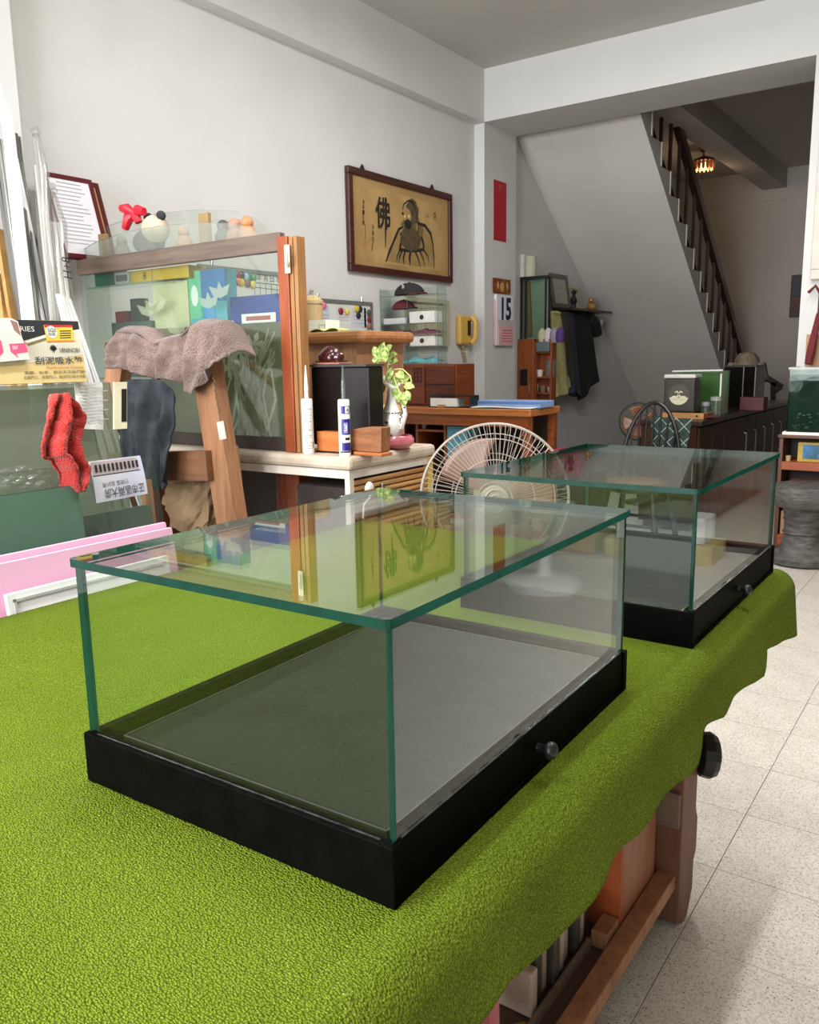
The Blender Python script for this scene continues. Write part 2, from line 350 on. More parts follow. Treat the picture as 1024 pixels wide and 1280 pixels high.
hem_px = [(991, 800), (971, 806), (956, 815.6), (952.7, 831), (949, 844), (932, 857), (916.6, 872.5), (905.6, 896.6), (887, 907.5), (877, 916), (873, 938), (865, 957), (832, 996), (799, 1046), (765.6, 1074.6), (741, 1112), (724, 1137), (689, 1186), (637, 1228), (612, 1273)]
XH = -.346
hem = sorted([(wx(a, b, XH).y, wx(a, b, XH).z) for a, b in hem_px]); hem = [(-.75, .61), (.3, .62)]+hem
hem[-1] = (2.14, hem[-1][1])
def hem_z(y):
    for (a, za), (b, zb) in zip(hem, hem[1:]):
        if a <= y <= b: return za+(zb-za)*(y-a)/max(b-a, 1e-5)
    return hem[-1][1]
cp = MB(); NY = 260; Y0, Y1 = -.75, 2.135
prof_n = 26
def cp_f(u, v):
    y = Y0+(Y1-Y0)*v; zz = hem_z(y)
    rip = .004*math.sin(y*16+.6)+.003*math.sin(y*31)+.010*math.exp(-((y-1.75)/.05)**2)
    L1 = 1.27; arc = .045*1.571; L2 = ZT-.045-zz; d = u
    if d < .45:  # flat top
        x = -1.672+(1.672-.405)*(d/.45); z = ZT
        return Vector((x, y, z+.0012*noise.noise(Vector((x*6, y*6, 0)))))
    if d < .65:
        a = (d-.45)/.2*1.571; return Vector((-.405+.045*math.sin(a)+rip*(a/1.571)*.3, y, ZT-.045+.045*math.cos(a)))
    k = (d-.65)/.35
    return Vector((-.36+rip*(.3+.9*k)+.012*k, y+(.0 if v < 1 else 0), ZT-.045-L2*k))
cp.grid(cp_f, 40, NY)
tag(ob('carpet', cp, GREEN, smooth=True, solid=.007), 'bright green pile carpet draped over the work table', 'carpet')
# things on the lower shelf
tcol = [(196, 178, 160), (70, 66, 62), (176, 160, 140), (84, 80, 72), (200, 182, 168), (186, 168, 150), (70, 70, 66), (190, 176, 160), (96, 92, 84)]
for i, c in enumerate(tcol):
    yy = 1.15+i*.031
    tag(ob('stone_sample', B(-.68, -.566-.006*(i % 3), yy, yy+.024, .1165, .205+.012*(i % 2)), M('stone%d' % i, c, .4, var=.15, vs=12), bev=.004), ['pinkish marble', 'dark grey', 'beige', 'dark olive', 'rose', 'tan', 'charcoal', 'cream', 'slate'][i]+' stone sample slab standing in the row under the table', 'stone slab', 'stone samples under the table')
pb = MB().ball((-.625, 1.02, .195), .085, 16, 10, (.6, .9, .8))
for i, v in enumerate(pb.v): pb.v[i] = v+Vector((noise.noise(v*22), noise.noise(v*22+Vector((5, 0, 0))), noise.noise(v*18+Vector((0, 9, 0)))))*.035
tag(ob('plastic_bag', pb, M('pink_bag', (222, 120, 136), .35, var=.15, vs=25)), 'crumpled pink plastic bag on the shelf under the table', 'bag')
tag(ob('yellow_strap', MB().bar((-.60, 1.09, .119), (-.565, 1.13, .119), .02, .003), M('yellow_strap', (170, 150, 40), .6)), 'short yellow strap beside the pink bag under the table', 'strap')

# ------------------------------------------------------------------ the two display cases
def display_case(loc, a, w, d, h, hb, label):
    t = T('display_case', label, 'display case', (loc[0], loc[1], ZT+.004), a, 'glass display cases on the green table')
    k = dict(parent=t, world=False); th = .014
    ob('base_panel', B(-w, 0, 0, th, 0, hb), black_wood, bev=.0015, **k)
    ob('base_panel', B(-w, 0, d-th, d, 0, hb), black_wood, bev=.0015, **k)
    ob('base_panel', B(-w, -w+th, th, d-th, 0, hb), black_wood, bev=.0015, **k)
    ob('plinth', B(-w+th, -.001, th, d-th, 0, .007), black_wood, **k)
    dr = ob('drawer', B(-th-.002, -.003, th+.001, d-th-.001, .008, hb-.001), black_wood, bev=.0015, **k)
    kn = MB().lathe([(.0055, 0), (.005, .008), (.007, .011), (.0105, .014), (.0115, .019), (.0095, .024), (.004, .027), (0, .0275)], (-.003, d/2, hb*.52), 20, XN)
    ob('knob', kn, black, dr, smooth=True, world=False)
    ob('base_floor', B(-w+th, -th-.002, th, d-th, .03, hb-.016), black_wood, **k)
    ob('inner_board', B(-w+.036, -.034, .036, d-.036, hb-.016, hb-.010), black_felt, bev=.001, **k)
    ob('edge_bead', MB().box(-w+.034, -.032, .0335, .0355, hb-.016, hb-.009).box(-w+.034, -.032, d-.0355, d-.0335, hb-.016, hb-.009).box(-w+.0335, -w+.0355, .034, d-.034, hb-.016, hb-.009).box(-.0335, -.0315, .034, d-.034, hb-.016, hb-.009), M('grey_bead', (70, 70, 64), .35), **k)
    g, i_, tt = .008, .006, .010; z0, z1 = hb-.012, h-tt
    GM = [G_CLEAR, G_EDGE]
    ob('glass_pane', B(-w+i_, -i_, i_, i_+g, z0, z1, em=(0, 1, 3, 5)), GM, **k)
    ob('glass_pane', B(-w+i_, -i_, d-i_-g, d-i_, z0, z1, em=(0, 1, 3, 5)), GM, **k)
    ob('glass_pane', B(-w+i_, -w+i_+g, i_+g, d-i_-g, z0, z1, em=(0, 1, 2, 4)), GM, **k)
    ob('glass_pane', B(-i_-g, -i_, i_+g, d-i_-g, z0, z1, em=(0, 1, 2, 4)), GM, **k)
    r_ = .008; tp = []
    for (cx, cy, a0) in ((-w+r_, r_, 180), (-r_, r_, 270), (-r_, d-r_, 0), (-w+r_, d-r_, 90)):
        tp += [(cx+r_*math.cos(R(a0+q*30)), cy+r_*math.sin(R(a0+q*30)), z1+.0003) for q in range(4)]
    ob('glass_lid', MB().prism(tp, (0, 0, tt), 0, side=1), GM, **k)
    ob('silicone_bead', MB().box(-.0075, -.0045, .02, d-.02, hb-.001, hb+.0012).box(-w+.02, -.02, .0055, .0075, hb-.001, hb+.0008), M('silicone', (70, 70, 68), .15, var=.45, vs=60), **k)
    return t
display_case((-.4256, .5706), .0184, .4745, .6406, .2883, .0649, 'glass display case standing in the middle of the green carpet, before the other case')
display_case((-.4041, 1.4485), -.0034, .4868, .6483, .2887, .0662, 'glass display case at the far end of the green table, nearer the fan and stool')

# ------------------------------------------------------------------ staircase and rear room
t = T('staircase', 'concrete staircase with white nosings rising under the cross beam', 'stairs', (-2.93, 10.8, 0))
XS = -2.4; RUN, RISE = .2475, .184
def stepz(k): return 2.955-RISE*k
def stepy(k): return 6.82+RUN*k
poly = [(stepy(-1.6), stepz(-2)), ]
for k in range(-1, 16): poly += [(stepy(k), stepz(k-1)), (stepy(k), stepz(k))]
poly += [(10.80, stepz(15)), (10.80, .0), (10.62, .0), (6.42, 8.02-.756*6.42)]
poly[0] = (6.42, stepz(-2)); 
ob('stair_flight', MB().prism([(XW+.001, y, max(z, .0)) for y, z in poly], (XS-XW, 0, 0)), soffit_m, t)
for k in range(-1, 16): 
    ob('nosing', B(XW+.002, XS+.006, stepy(k)-.012, stepy(k)+.014, stepz(k)+.004, stepz(k-1)+.003), M('nosing_white', (240, 238, 232), .5), t)
def rail_p(k, h=.80): return Vector((XS-.05, stepy(k)+.12, stepz(k)+h))
ob('handrail', MB().bar(rail_p(-.6, .74), rail_p(14.2, .74), .06, .10), dark_wood, t, bev=.01)
ob('bottom_rail', MB().tube([Vector((XS-.05, stepy(k)+.12, stepz(k)+.12)) for k in range(0, 15)], .012), dark_wood, t)
for k in range(0, 15):
    b_ = Vector((XS-.05, stepy(k)+.12, stepz(k))); ob('baluster', MB().bar(b_, b_+Vector((0, 0, .72)), .026, .026, (0, 1, 0)), dark_wood, t)
ob('rail_scroll', MB().tube([rail_p(14.2, .74), rail_p(14.9, .74)+Vector((0, 0, .06)), rail_p(15.5, .70)+Vector((.05, 0, -.05)), rail_p(15.6, .3)], .022), dark_wood, t, smooth=True)
# newel-side rail that carries on past the sideboard
t = T('lower_railing', 'dark wooden railing slanting down behind the sideboard', 'railing', (-1.9, 9.6, 0))
P1, P2, P3 = wy(942, 462, 9.6), wy(978, 484, 9.6), wy(985, 484, 9.6)
ob('handrail', MB().bar(P1, P2, .05, .06), dark_wood, t); ob('post', MB().bar(wy(967, 478, 9.6), wy(967, 560, 9.6)*1.0, .05, .05), dark_wood, t)
ob('brace', MB().bar(P2, wy(966, 492, 9.6), .03, .035), dark_wood, t)
ob('foot_post', MB().bar((P1.x, 9.6, 0), (P1.x, 9.6, P1.z), .05, .05), dark_wood, t)

# ceiling lamp in rear room
lc = wz(880, 184, 3.4); t = T('pendant_lamp', 'small amber crystal ceiling lamp glowing in the rear room', 'lamp', lc)
lb = wy(880, 208, lc.y)
ob('rose', MB().lathe([(.05, 0), (.045, -.03), (.015, -.05)], lc, 16), M('brass', (170, 120, 70), .3, metal=.8), t, smooth=True)
ob('stem', MB().cyl(lc-Vector((0, 0, .05)), lb+Vector((0, 0, .08)), .012), M('brass', (170, 120, 70), .3), t)
ob('canopy', MB().lathe([(.11, .05), (.105, .07), (.03, .10), (0, .10)], lb, 20), M('bronze_dark', (80, 50, 34), .4, metal=.5), t, smooth=True)
amber = NT('amber_glow'); amber = amber.surf(amber('ShaderNodeEmission', {0: lin((255, 190, 130)), 1: 2.2}).outputs[0])
for k in range(14):
    a = k*2*math.pi/14; ob('crystal', MB().lathe([(0, -.045), (.016, -.02), (.018, .02), (.01, .05)], lb+Vector((.095*math.cos(a), .095*math.sin(a), 0)), 6), M('amber_crystal', (226, 150, 104), .15, coat=.5), t)
ob('bulb', MB().ball(lb, .045), amber, t, smooth=True)
pl = bpy.data.lights.new('lamp_glow', 'POINT'); pl.energy = 3; pl.color = (1, .72, .45); pl.shadow_soft_size = .05
plo = bpy.data.objects.new('lamp_glow', pl); C.objects.link(plo); plo.location = lb-Vector((0, 0, .08))

# picture on rear wall and big frame on partition
a, b = wy(990, 344, 10.96), wy(1004, 396, 10.96)
t = T('wall_picture', 'small dark red picture hanging on the rear wall', 'picture', (a.x, 10.96, b.z))
ob('frame', B(a.x, a.x+.30, 10.95, 10.995, b.z, a.z), M('pic_dark', (44, 34, 38), .5), t); zm = (a.z+b.z)/2
ob('lower_print', B(a.x+.02, a.x+.28, 10.945, 10.951, b.z+.02, zm-.01), M('pic_red', (110, 36, 36), .5, var=.4, vs=30), t); ob('upper_print', B(a.x+.02, a.x+.28, 10.945, 10.951, zm+.01, a.z-.02), M('pic_blue', (60, 60, 78), .5, var=.3, vs=20), t)
bl = wy(1013, 350, YC-.02); tl = wy(1023, 104, YC-.02)
t = T('framed_picture', 'tall picture in a pale wooden frame on the white partition', 'picture', (bl.x, YC-.02, bl.z))
x0, x1, z0, z1 = bl.x, bl.x+.75, bl.z, 2.88
ob('frame', MB().box(x0, x1, YC-.045, YC-.005, z0, z0+.06).box(x0, x1, YC-.045, YC-.005, z1-.06, z1).box(x0, x0+.06, YC-.045, YC-.005, z0+.06, z1-.06).box(x1-.06, x1, YC-.045, YC-.005, z0+.06, z1-.06), M('pale_frame', (214, 204, 192), .5), t, bev=.006)
ob('inner_frame', MB().box(x0+.06, x0+.085, YC-.035, YC-.01, z0+.06, z1-.06).box(x1-.085, x1-.06, YC-.035, YC-.01, z0+.06, z1-.06), red_wood, t)
ob('print', B(x0+.085, x1-.085, YC-.03, YC-.012, z0+.06, z1-.06), M('print_buff', (206, 182, 150), .7, var=.15, vs=6), t)

# sideboard
t = T('sideboard', 'long dark brown sideboard below the stairs', 'sideboard', (-1.95, 7.4, 0)); SX0, SX1, SY0, SY1, SZ = -2.10, -1.68, 5.95, 9.0, .80
ob('top', B(SX0-.02, SX1+.02, SY0-.02, SY1+.02, SZ-.035, SZ), wood('sb_top', (70, 40, 32), (44, 24, 20), .35, 1, coat=.2), t, bev=.006)
ob('carcass', B(SX0, SX1-.02, SY0, SY1, .06, SZ-.036), wood('sb_wood', (74, 42, 28), (46, 24, 16), .4, 2), t)
ob('foot_board', B(SX0+.03, SX1-.05, SY0+.03, SY1-.03, 0, .06), dark_wood, t)
nd = 9
for k in range(nd):
    ya = SY0+.01+(SY1-SY0-.02)*k/nd; yb = SY0-.01+(SY1-SY0)*(k+1)/nd
    d_ = ob('door', B(SX1-.02, SX1-.002, ya+.004, yb-.004, .08, SZ-.05), wood('sb_wood', (74, 42, 28), (46, 24, 16), .4, 2), t, bev=.003)
    if k > 2: ob('handle', MB().tube([(SX1, yb-.06, .62), (SX1+.02, yb-.06, .61), (SX1+.02, yb-.06, .36), (SX1, yb-.06, .35)], .007), M('steel_grey', (150, 146, 140), .35, metal=.6), d_)
ob('end_panel', B(SX0+.04, SX1-.06, SY0-.008, SY0-.001, .10, SZ-.07), wood('sb_wood', (74, 42, 28), (46, 24, 16), .4, 2), t)
# tin box with swans
yy = 6.12; a, b = wy(829, 516, yy), wy(868, 466, yy)
t = T('tin_box', 'dark tin box with a white lid and a round swan picture', 'tin', ((a.x+b.x)/2, yy, SZ)); zt_ = wy(850, 468, yy).z; tx_a, tx_b = a.x, wy(868, 500, yy).x
tr_z = SZ+.045
ob('body', B(tx_a, tx_b, yy, yy+.16, tr_z+.001, zt_-.03), M('tin_olive', (62, 60, 50), .4), t, bev=.012)
ob('lid', B(tx_a-.004, tx_b+.004, yy-.004, yy+.164, zt_-.029, zt_), M('tin_lid', (222, 220, 212), .35), t, bev=.01)
cc = Vector(((tx_a+tx_b)/2, yy-.001, (tr_z+zt_)/2-.01)); rr = (tx_b-tx_a)*.34
ob('emblem', MB().lathe([(rr, 0), (rr, .002)], cc, 28, (0, -1, 0)), M('tin_emblem', (84, 80, 68), .5), t); 
sw = MB()
arc = [cc+Vector((math.cos(a_)*rr*.95, -.0025, math.sin(a_)*rr*.95)) for a_ in [R(180+q*15+15) for q in range(11)]]
sw.add([tuple(p) for p in arc], [tuple(range(len(arc)))])
for s, ox in ((1, -.40), (-1, .42)):
    P = cc+Vector((ox*rr, -.0045, -.02)); sw.ball(P, rr*.34, 12, 6, (1, .05, .55))
    sw.ribbon([P+Vector((s*rr*.2, -.002, 0)), P+Vector((s*rr*.42, -.002, rr*.35)), P+Vector((s*rr*.25, -.002, rr*.62)), P+Vector((s*rr*.05, -.002, rr*.5))], [rr*.2, rr*.14, rr*.14, rr*.12], (0, -1, 0))
ob('swan_print', sw, M('cream_print', (226, 218, 188), .6), t)
# wooden tray
t = T('wooden_tray', 'light wooden tray under the swan tin', 'tray', (-2, yy, SZ)); ta, tb = wy(826, 516, yy-.03).x, wy(880, 520, yy-.03).x
ob('board', B(ta, tb, yy-.02, yy+.20, SZ+.001, SZ+.03), light_wood, t, bev=.004)
ob('rim', MB().box(ta, tb, yy-.035, yy-.02, SZ+.001, SZ+.045).box(ta, ta+.012, yy-.02, yy+.20, SZ+.03, SZ+.045).box(tb-.012, tb, yy-.02, yy+.20, SZ+.03, SZ+.045), wood('tray_rim', (212, 160, 100), (176, 122, 70), .5, 0), t, bev=.003)
for s in (.25, .85): ob('peg', MB().lathe([(.008, 0), (.008, .004)], (ta+(tb-ta)*s, yy-.035, SZ+.025), 10, (0, -1, 0)), dark_wood, t)
# green glass tank, dark tank
yg = 6.55; xa, xb = wy(842, 480, yg).x, wy(902, 480, yg).x; zg = wy(870, 464, yg).z
t = T('glass_tank', 'green-backed glass tank behind the swan tin on the sideboard', 'tank', ((xa+xb)/2, yg, SZ))
ob('tank_glass', MB().box(xa, xb, yg, yg+.006, SZ+.002, zg).box(xa, xa+.006, yg+.006, yg+.22, SZ+.002, zg).box(xb-.006, xb, yg+.006, yg+.22, SZ+.002, zg), G_CLEAR, t)
ob('green_back', B(xa, xb, yg+.22, yg+.23, SZ+.002, zg), M('tank_green', (66, 112, 48), .35), t); ob('lid_strip', MB().bar((xa-.01, yg-.005, zg), (xb+.01, yg-.005, zg+.006), .02, .014), white, t, bev=.004)
ob('edge_strip', B(xb-.01, xb+.002, yg-.004, yg+.004, SZ+.002, zg-.02), white, t)
ob('foot', B(xa, xb, yg, yg+.23, SZ+.0005, SZ+.0018), black, t)
yd = 7.5; xa, xb = wy(905, 480, yd).x, wy(944, 480, yd).x; zd = wy(925, 457, yd).z
t = T('dark_tank', 'dark smoked glass tank near the stair foot on the sideboard', 'tank', ((xa+xb)/2, yd, SZ))
ob('tank_glass', MB().box(xa, xb, yd, yd+.006, SZ+.002, zd-.012).box(xb-.006, xb, yd+.006, yd+.35, SZ+.002, zd-.012).box(xa, xa+.006, yd+.006, yd+.35, SZ+.002, zd-.012).box(xa, xb, yd+.35, yd+.356, SZ+.002, zd-.012), glass('smoked', (120, 112, 108), haze=.35, hazecol=(60, 52, 48)), t)
ob('top_frame', B(xa-.008, xb+.008, yd-.008, yd+.364, zd-.011, zd), black, t); ob('corner_bead', MB().box(xb-.10, xb-.092, yd-.006, yd-.001, SZ+.002, zd-.012).box(xb-.004, xb+.004, yd-.006, yd-.001, SZ+.002, zd-.012), M('pale_bead', (140, 128, 124), .5), t)
# statue, red box, glasses, small bottles on the sideboard
ys = 8.2; sx_ = wy(933, 470, ys).x; zs1 = wy(933, 440, ys).z
t = T('stone_statue', 'pale seated stone statue behind the smoked tank', 'statue', (sx_, ys, SZ)); stn = M('statue_stone', (150, 136, 112), .8, rgb2=(104, 92, 74), vs=18, bump=.6, bs=25)
ob('body', MB().lathe([(.15, 0), (.16, .1), (.13, .22), (.15, .3), (.12, .38), (.06, zs1-SZ-.2), (.0, zs1-SZ-.18)], (sx_, ys, SZ+.001), 12), stn, t, smooth=True)
ob('head', MB().ball((sx_, ys, zs1-.09), .11, 12, 8, (1, 1, .85)), stn, t, smooth=True); ob('headdress', MB().lathe([(.09, 0), (.10, .03), (.07, .07), (.0, .085)], (sx_, ys, zs1-.08), 9), stn, t)
for s in (-1, 1): ob('arm', MB().tube([(sx_+s*.12, ys, SZ+.36), (sx_+s*.17, ys-.06, SZ+.24), (sx_+s*.05, ys-.13, SZ+.2)], [.05, .05, .04]), stn, t, smooth=True)
ya_ = 7.35; xr = wy(930, 500, ya_).x; tag(ob('red_box', B(xr, xr+.19, ya_-.14, ya_, SZ+.001, SZ+.11), M('maroon', (96, 34, 44), .5), bev=.006), 'maroon box before the smoked tank on the sideboard', 'box')
for k, (px, hh, rr) in enumerate(((882, .11, .032), (895, .15, .04))):
    p = wy(px, 508, 6.42); t = T('drinking_glass', ['short tumbler with a white rim beside the swan tin', 'tall clear drinking glass beside the swan tin'][k], 'glass', (p.x, 6.42, SZ), group='glasses on the sideboard')
    ob('cup', MB().lathe([(rr*.8, .001), (rr, hh), (rr*.93, hh), (rr*.75, .012), (0, .012)], (p.x, 6.42, SZ), 20), glass('tumbler', (235, 240, 238), haze=.12), t, smooth=True); ob('rim_band', MB().lathe([(rr+.001, hh-.03), (rr+.0015, hh-.002)], (p.x, 6.42, SZ), 20), M('band_grey', (170, 172, 170), .4), t)
for k, (px, hh) in enumerate(((870, .20), (874, .12))):
    p = wy(px, 508, 6.36); tag(ob('bottle', MB().lathe([(.018, .001), (.019, hh*.6), (.008, hh*.72), (.010, hh*.98), (0, hh)], (p.x, 6.34, SZ), 14), black, smooth=True), ['tall slim black bottle beside the swan tin', 'short black bottle between swan tin and tumblers'][k], 'bottle', 'small bottles on the sideboard')
p = wy(885, 515, 6.2); tag(ob('red_cloth', MB().ball((p.x, 6.22, SZ+.012), .07, 12, 6, (1, .8, .16)), M('red_rag', (110, 40, 44), .8), smooth=True), 'small folded red cloth beside the wooden tray', 'cloth')

# ------------------------------------------------------------------ chair with plaid cloth, brown fan
def hoop(c, ax, hgt, w, n=18): return [Vector(c)+Vector(ax)*(w*math.cos(math.pi*k/n))+ZN*(hgt*math.sin(math.pi*k/n)) for k in range(n+1)]
chm = M('chair_black', (30, 28, 24), .4, var=.2); cy_ = 5.45; cxm = wy(815, 560, cy_).x
t = T('windsor_chair', 'dark spindle-back chair with a tan cushion by the sideboard', 'chair', (cxm, 5.2, 0))
sx0 = wz(768, 606, .45)
ob('seat', MB().lathe([(.20, .405), (.225, .415), (.23, .435), (.215, .45), (0, .445)], (cxm, 5.2, 0), 24), chm, t, smooth=True)
ob('cushion', MB().ball((cxm-.02, 5.18, .462), .19, 20, 8, (1, 1, .10)), M('tan_cushion', (176, 146, 92), .9, rgb2=(120, 92, 52), vs=22), t, smooth=True)
for sx, sy in ((-1, -1), (1, -1), (-1, 1), (1, 1)): ob('leg', MB().tube([(cxm+sx*.14, 5.2+sy*.14, .41), (cxm+sx*.18, 5.2+sy*.18, .2), (cxm+sx*.21, 5.2+sy*.21, 0)], [.018, .022, .014]), chm, t, smooth=True)
ob('leg_rung', MB().cyl((cxm-.18, 5.02, .2), (cxm+.18, 5.02, .2), .01).cyl((cxm-.18, 5.38, .2), (cxm+.18, 5.38, .2), .01), chm, t)
hp = hoop((cxm, 5.41, .45), (1, .0, 0), .50, .20); hp = [p+YN*((p.z-.45)*.15) for p in hp]
ob('back_hoop', MB().tube(hp, .014), chm, t, smooth=True)
for k in range(-3, 4):
    xx = k*.05; zz = .45+.50*math.sqrt(max(0, 1-(xx/.20)**2)); ob('spindle', MB().cyl((cxm+xx*.8, 5.40, .44), (cxm+xx, 5.41+(zz-.45)*.15, zz), .007, n=8), chm, t)
pa, pb_ = wy(814, 522, 5.47), wy(866, 523, 5.47)
A = [pa, pa.lerp(pb_, .3)+ZN*.004, pa.lerp(pb_, .7), pb_]; Bp = [p-ZN*.34+XN*dx for p, dx in zip(A, (.01, 0, -.01, -.05))]
tag(ob('plaid_cloth', cloth(A, Bp, (0, 1, 0), .006, 1.5, 24, 20), plaid(), smooth=True, solid=.004), 'green and white plaid cloth draped over the dark chair back', 'cloth')
fc = wy(798, 527, 6.9); t = T('table_fan', 'small brown round fan standing behind the dark chair', 'fan', (fc.x, 6.96, 0)); fn = (Vector((0, 0, CAM_Z))-fc).normalized(); rr = .155
ob('guard_ring', MB().tube([fc+(fn.orthogonal().normalized()*math.cos(a)+fn.cross(fn.orthogonal().normalized())*math.sin(a))*rr for a in [k*math.pi/18 for k in range(36)]], .006, closed=True), black, t)
a1 = fn.orthogonal().normalized(); a2 = fn.cross(a1)
for k in range(4):
    th = k*math.pi/2+.4; d1 = a1*math.cos(th)+a2*math.sin(th); d2 = a1*math.cos(th+1.1)+a2*math.sin(th+1.1)
    ob('blade', MB().grid(lambda u, v: fc+(d1*(1-u)+d2*u).normalized()*(.03+v*.105)+fn*(.02*u-.02), 6, 6), M('amber_blade', (150, 96, 66), .3), t, smooth=True, solid=.002)
ob('hub', MB().lathe([(.032, 0), (.03, .012), (0, .016)], fc, 16, fn), M('hub_red', (120, 40, 40), .4), t, smooth=True)
ob('pole', MB().cyl((fc.x, 6.96, .03), (fc.x, 6.96, fc.z-.02), .014), black, t); ob('base', MB().lathe([(.12, 0.001), (.11, .025), (.03, .04)], (fc.x, 6.96, 0), 20), black, t, smooth=True)
ob('motor', MB().cyl(fc-fn*.10, fc-fn*.02, .04, .05), black, t, smooth=True)

# ------------------------------------------------------------------ right: shelf, aquarium, stool
YS = 5.60; sa = wy(974, 560, YS).x; zs = wy(1000, 548, YS).z; zs2 = wy(1000, 580, YS).z; SXR = sa+.85
t = T('open_shelf', 'brown open shelf unit carrying the dark aquarium by the white partition', 'shelf', (sa+.4, YS, 0)); shw = wood('shelf_wood', (112, 66, 42), (76, 42, 26), .45, 2)
ob('side', B(sa, sa+.022, YS, YC-.005, 0, zs), shw, t); ob('side', B(SXR-.022, SXR, YS, YC-.005, 0, zs), shw, t)
ob('top', B(sa-.01, SXR+.01, YS-.01, YC-.005, zs, zs+.02), shw, t, bev=.003); ob('back', B(sa+.022, SXR-.022, YC-.02, YC-.006, 0, zs), M('shelf_back', (44, 28, 22), .6), t)
zsh = wy(1000, 578, YS).z
ob('shelf_board', B(sa+.022, SXR-.022, YS, YC-.02, zsh-.05, zsh), wood('orange_shelf', (182, 96, 52), (142, 66, 32), .45, 0), t); ob('shelf_board', B(sa+.022, SXR-.022, YS+.02, YC-.02, .30, .32), shw, t); ob('shelf_board', B(sa+.022, SXR-.022, YS, YC-.02, .05, .12), wood('orange_shelf', (182, 96, 52), (142, 66, 32), .45, 0), t)
ya = YS+.03; za = zs+.02; zt2 = wy(1000, 459, YS).z; xa = wy(985, 500, YS).x
tag(ob('white_mat', B(xa-.02, SXR, YS, YC-.02, za+.0005, za+.018), white), 'white foam mat under the aquarium', 'mat')
za += .0185
t = T('aquarium', 'dark planted aquarium with a pale rim on the open shelf', 'aquarium', (xa+.3, ya, za)); x2 = SXR-.04
ob('tank_glass', MB().box(xa, x2, YS+.005, YS+.011, za, zt2-.012).box(xa, xa+.006, YS+.011, YC-.03, za, zt2-.012).box(x2-.006, x2, YS+.011, YC-.03, za, zt2-.012), glass('tank_glass', (210, 224, 216), f0=.012), t)
ob('rim', MB().box(xa-.006, x2+.006, YS, YS+.02, zt2-.014, zt2).box(xa-.006, xa+.012, YS+.02, YC-.02, zt2-.014, zt2), M('pale_rim', (176, 178, 168), .4), t)
ob('water', B(xa+.007, x2-.007, YS+.012, YC-.03, za+.003, zt2-.05), M('tank_dark', (26, 40, 38), .7, rgb2=(50, 66, 62), vs=14), t)
wd = MB()
for k in range(70):
    x = random.uniform(xa+.02, x2-.04); z = random.uniform(za+.02, za+.12); wd.ball((x, YS+.0115, z), random.uniform(.004, .009), 6, 4, (1.6, .05, .6))
ob('pebbles', wd, M('pebble_pale', (120, 140, 128), .4), t, kind='stuff')
t = T('umbrella', 'folded maroon umbrella leaning on the aquarium', 'umbrella', wy(1010, 456, 5.7)); pA, pB = wy(1010, 455, 5.75), wy(1024, 392, 5.82)
ob('canopy', MB().tube([pA, pA.lerp(pB, .3), pB], [.02, .024, .016]), M('maroon_cloth', (104, 26, 34), .7), t, smooth=True); ob('handle', MB().tube([pB, pB+Vector((.0, 0, .12)), pB+Vector((-.03, 0, .17)), pB+Vector((-.07, 0, .13))], .01), M('maroon_cloth', (104, 26, 34), .7), t, smooth=True)
p1, p2 = wy(1006, 457, 5.83), wy(1016, 418, 5.83); tag(ob('plank', B(p1.x, p1.x+.25, 5.83, 5.845, zt2+.001, p2.z), light_wood), 'light wooden plank behind the umbrella above the aquarium', 'plank')
p = wy(1000, 578, YS+.05); tx_ = wy(997, 572, YS+.05).x
t = T('landscape_box', 'yellow box printed with a blue landscape in the open shelf', 'box', (tx_, YS+.05, zsh))
ob('carton', B(tx_, tx_+.24, YS+.05, YS+.17, zsh+.001, zsh+.12), M('yellow_box', (190, 160, 60), .5), t); ob('blue_print', B(tx_+.03, tx_+.22, YS+.046, YS+.05, zsh+.02, zsh+.105), M('blue_print', (60, 130, 190), .5, rgb2=(30, 70, 60), vs=18), t); ob('print_rock', MB().ball((tx_+.15, YS+.047, zsh+.035), .03, 12, 6, (1.2, .05, .8)), M('rock_dark', (34, 34, 40), .6), t)
p = wy(985, 577, YS+.03); tag(ob('small_cup', MB().lathe([(.013, .001), (.017, .035), (.014, .035), (.012, .008), (0, .008)], (p.x, YS+.04, zsh), 14), M('cup_tan', (190, 170, 130), .5), smooth=True), 'tiny tan cup in the open shelf beside the landscape box', 'cup')
xk = wy(986, 600, YS+.04).x; zk = wy(1000, 602, YS+.04).z
t = T('carton', 'brown carton with red print on the shelf behind the stone stool', 'box', (xk, YS+.04, .32)); ob('carton_body', B(xk, xk+.24, YS+.04, YS+.2, .321, zk), M('carton_tan', (196, 150, 118), .7), t); ob('carton_print', B(xk+.06, xk+.18, YS+.037, YS+.04, zk-.08, zk-.055), M('carton_red', (170, 70, 56), .7), t)
tag(ob('carton_lower', B(xk-.03, xk+.16, YS+.03, YS+.2, .121, .27), M('carton_tan', (196, 150, 118), .7)), 'plain brown carton at the bottom of the open shelf', 'box')
sc_ = Vector((wz(1006, 690, 0).x+.03, 5.40, 0)); 
t = T('stone_stool', 'grey carved stone drum stool before the open shelf', 'stool', sc_); stm = M('stool_stone', (104, 102, 98), .6, rgb2=(62, 60, 58), vs=16, bump=.8, bs=30, stretch=(1, 1, 3))
ob('seat', MB().lathe([(.165, .355), (.185, .375), (.192, .41), (.19, .45), (.178, .475), (.15, .483), (0, .478)], sc_, 32), stm, t, smooth=True)
ob('column', MB().lathe([(.135, .09), (.115, .11), (.105, .18), (.114, .19), (.106, .20), (.106, .26), (.115, .27), (.108, .28), (.115, .33), (.165, .356)], sc_, 32), stm, t, smooth=True)
ob('foot', MB().lathe([(.17, .0005), (.19, .012), (.19, .045), (.175, .06), (.15, .075), (.135, .09)], sc_, 32), stm, t, smooth=True)
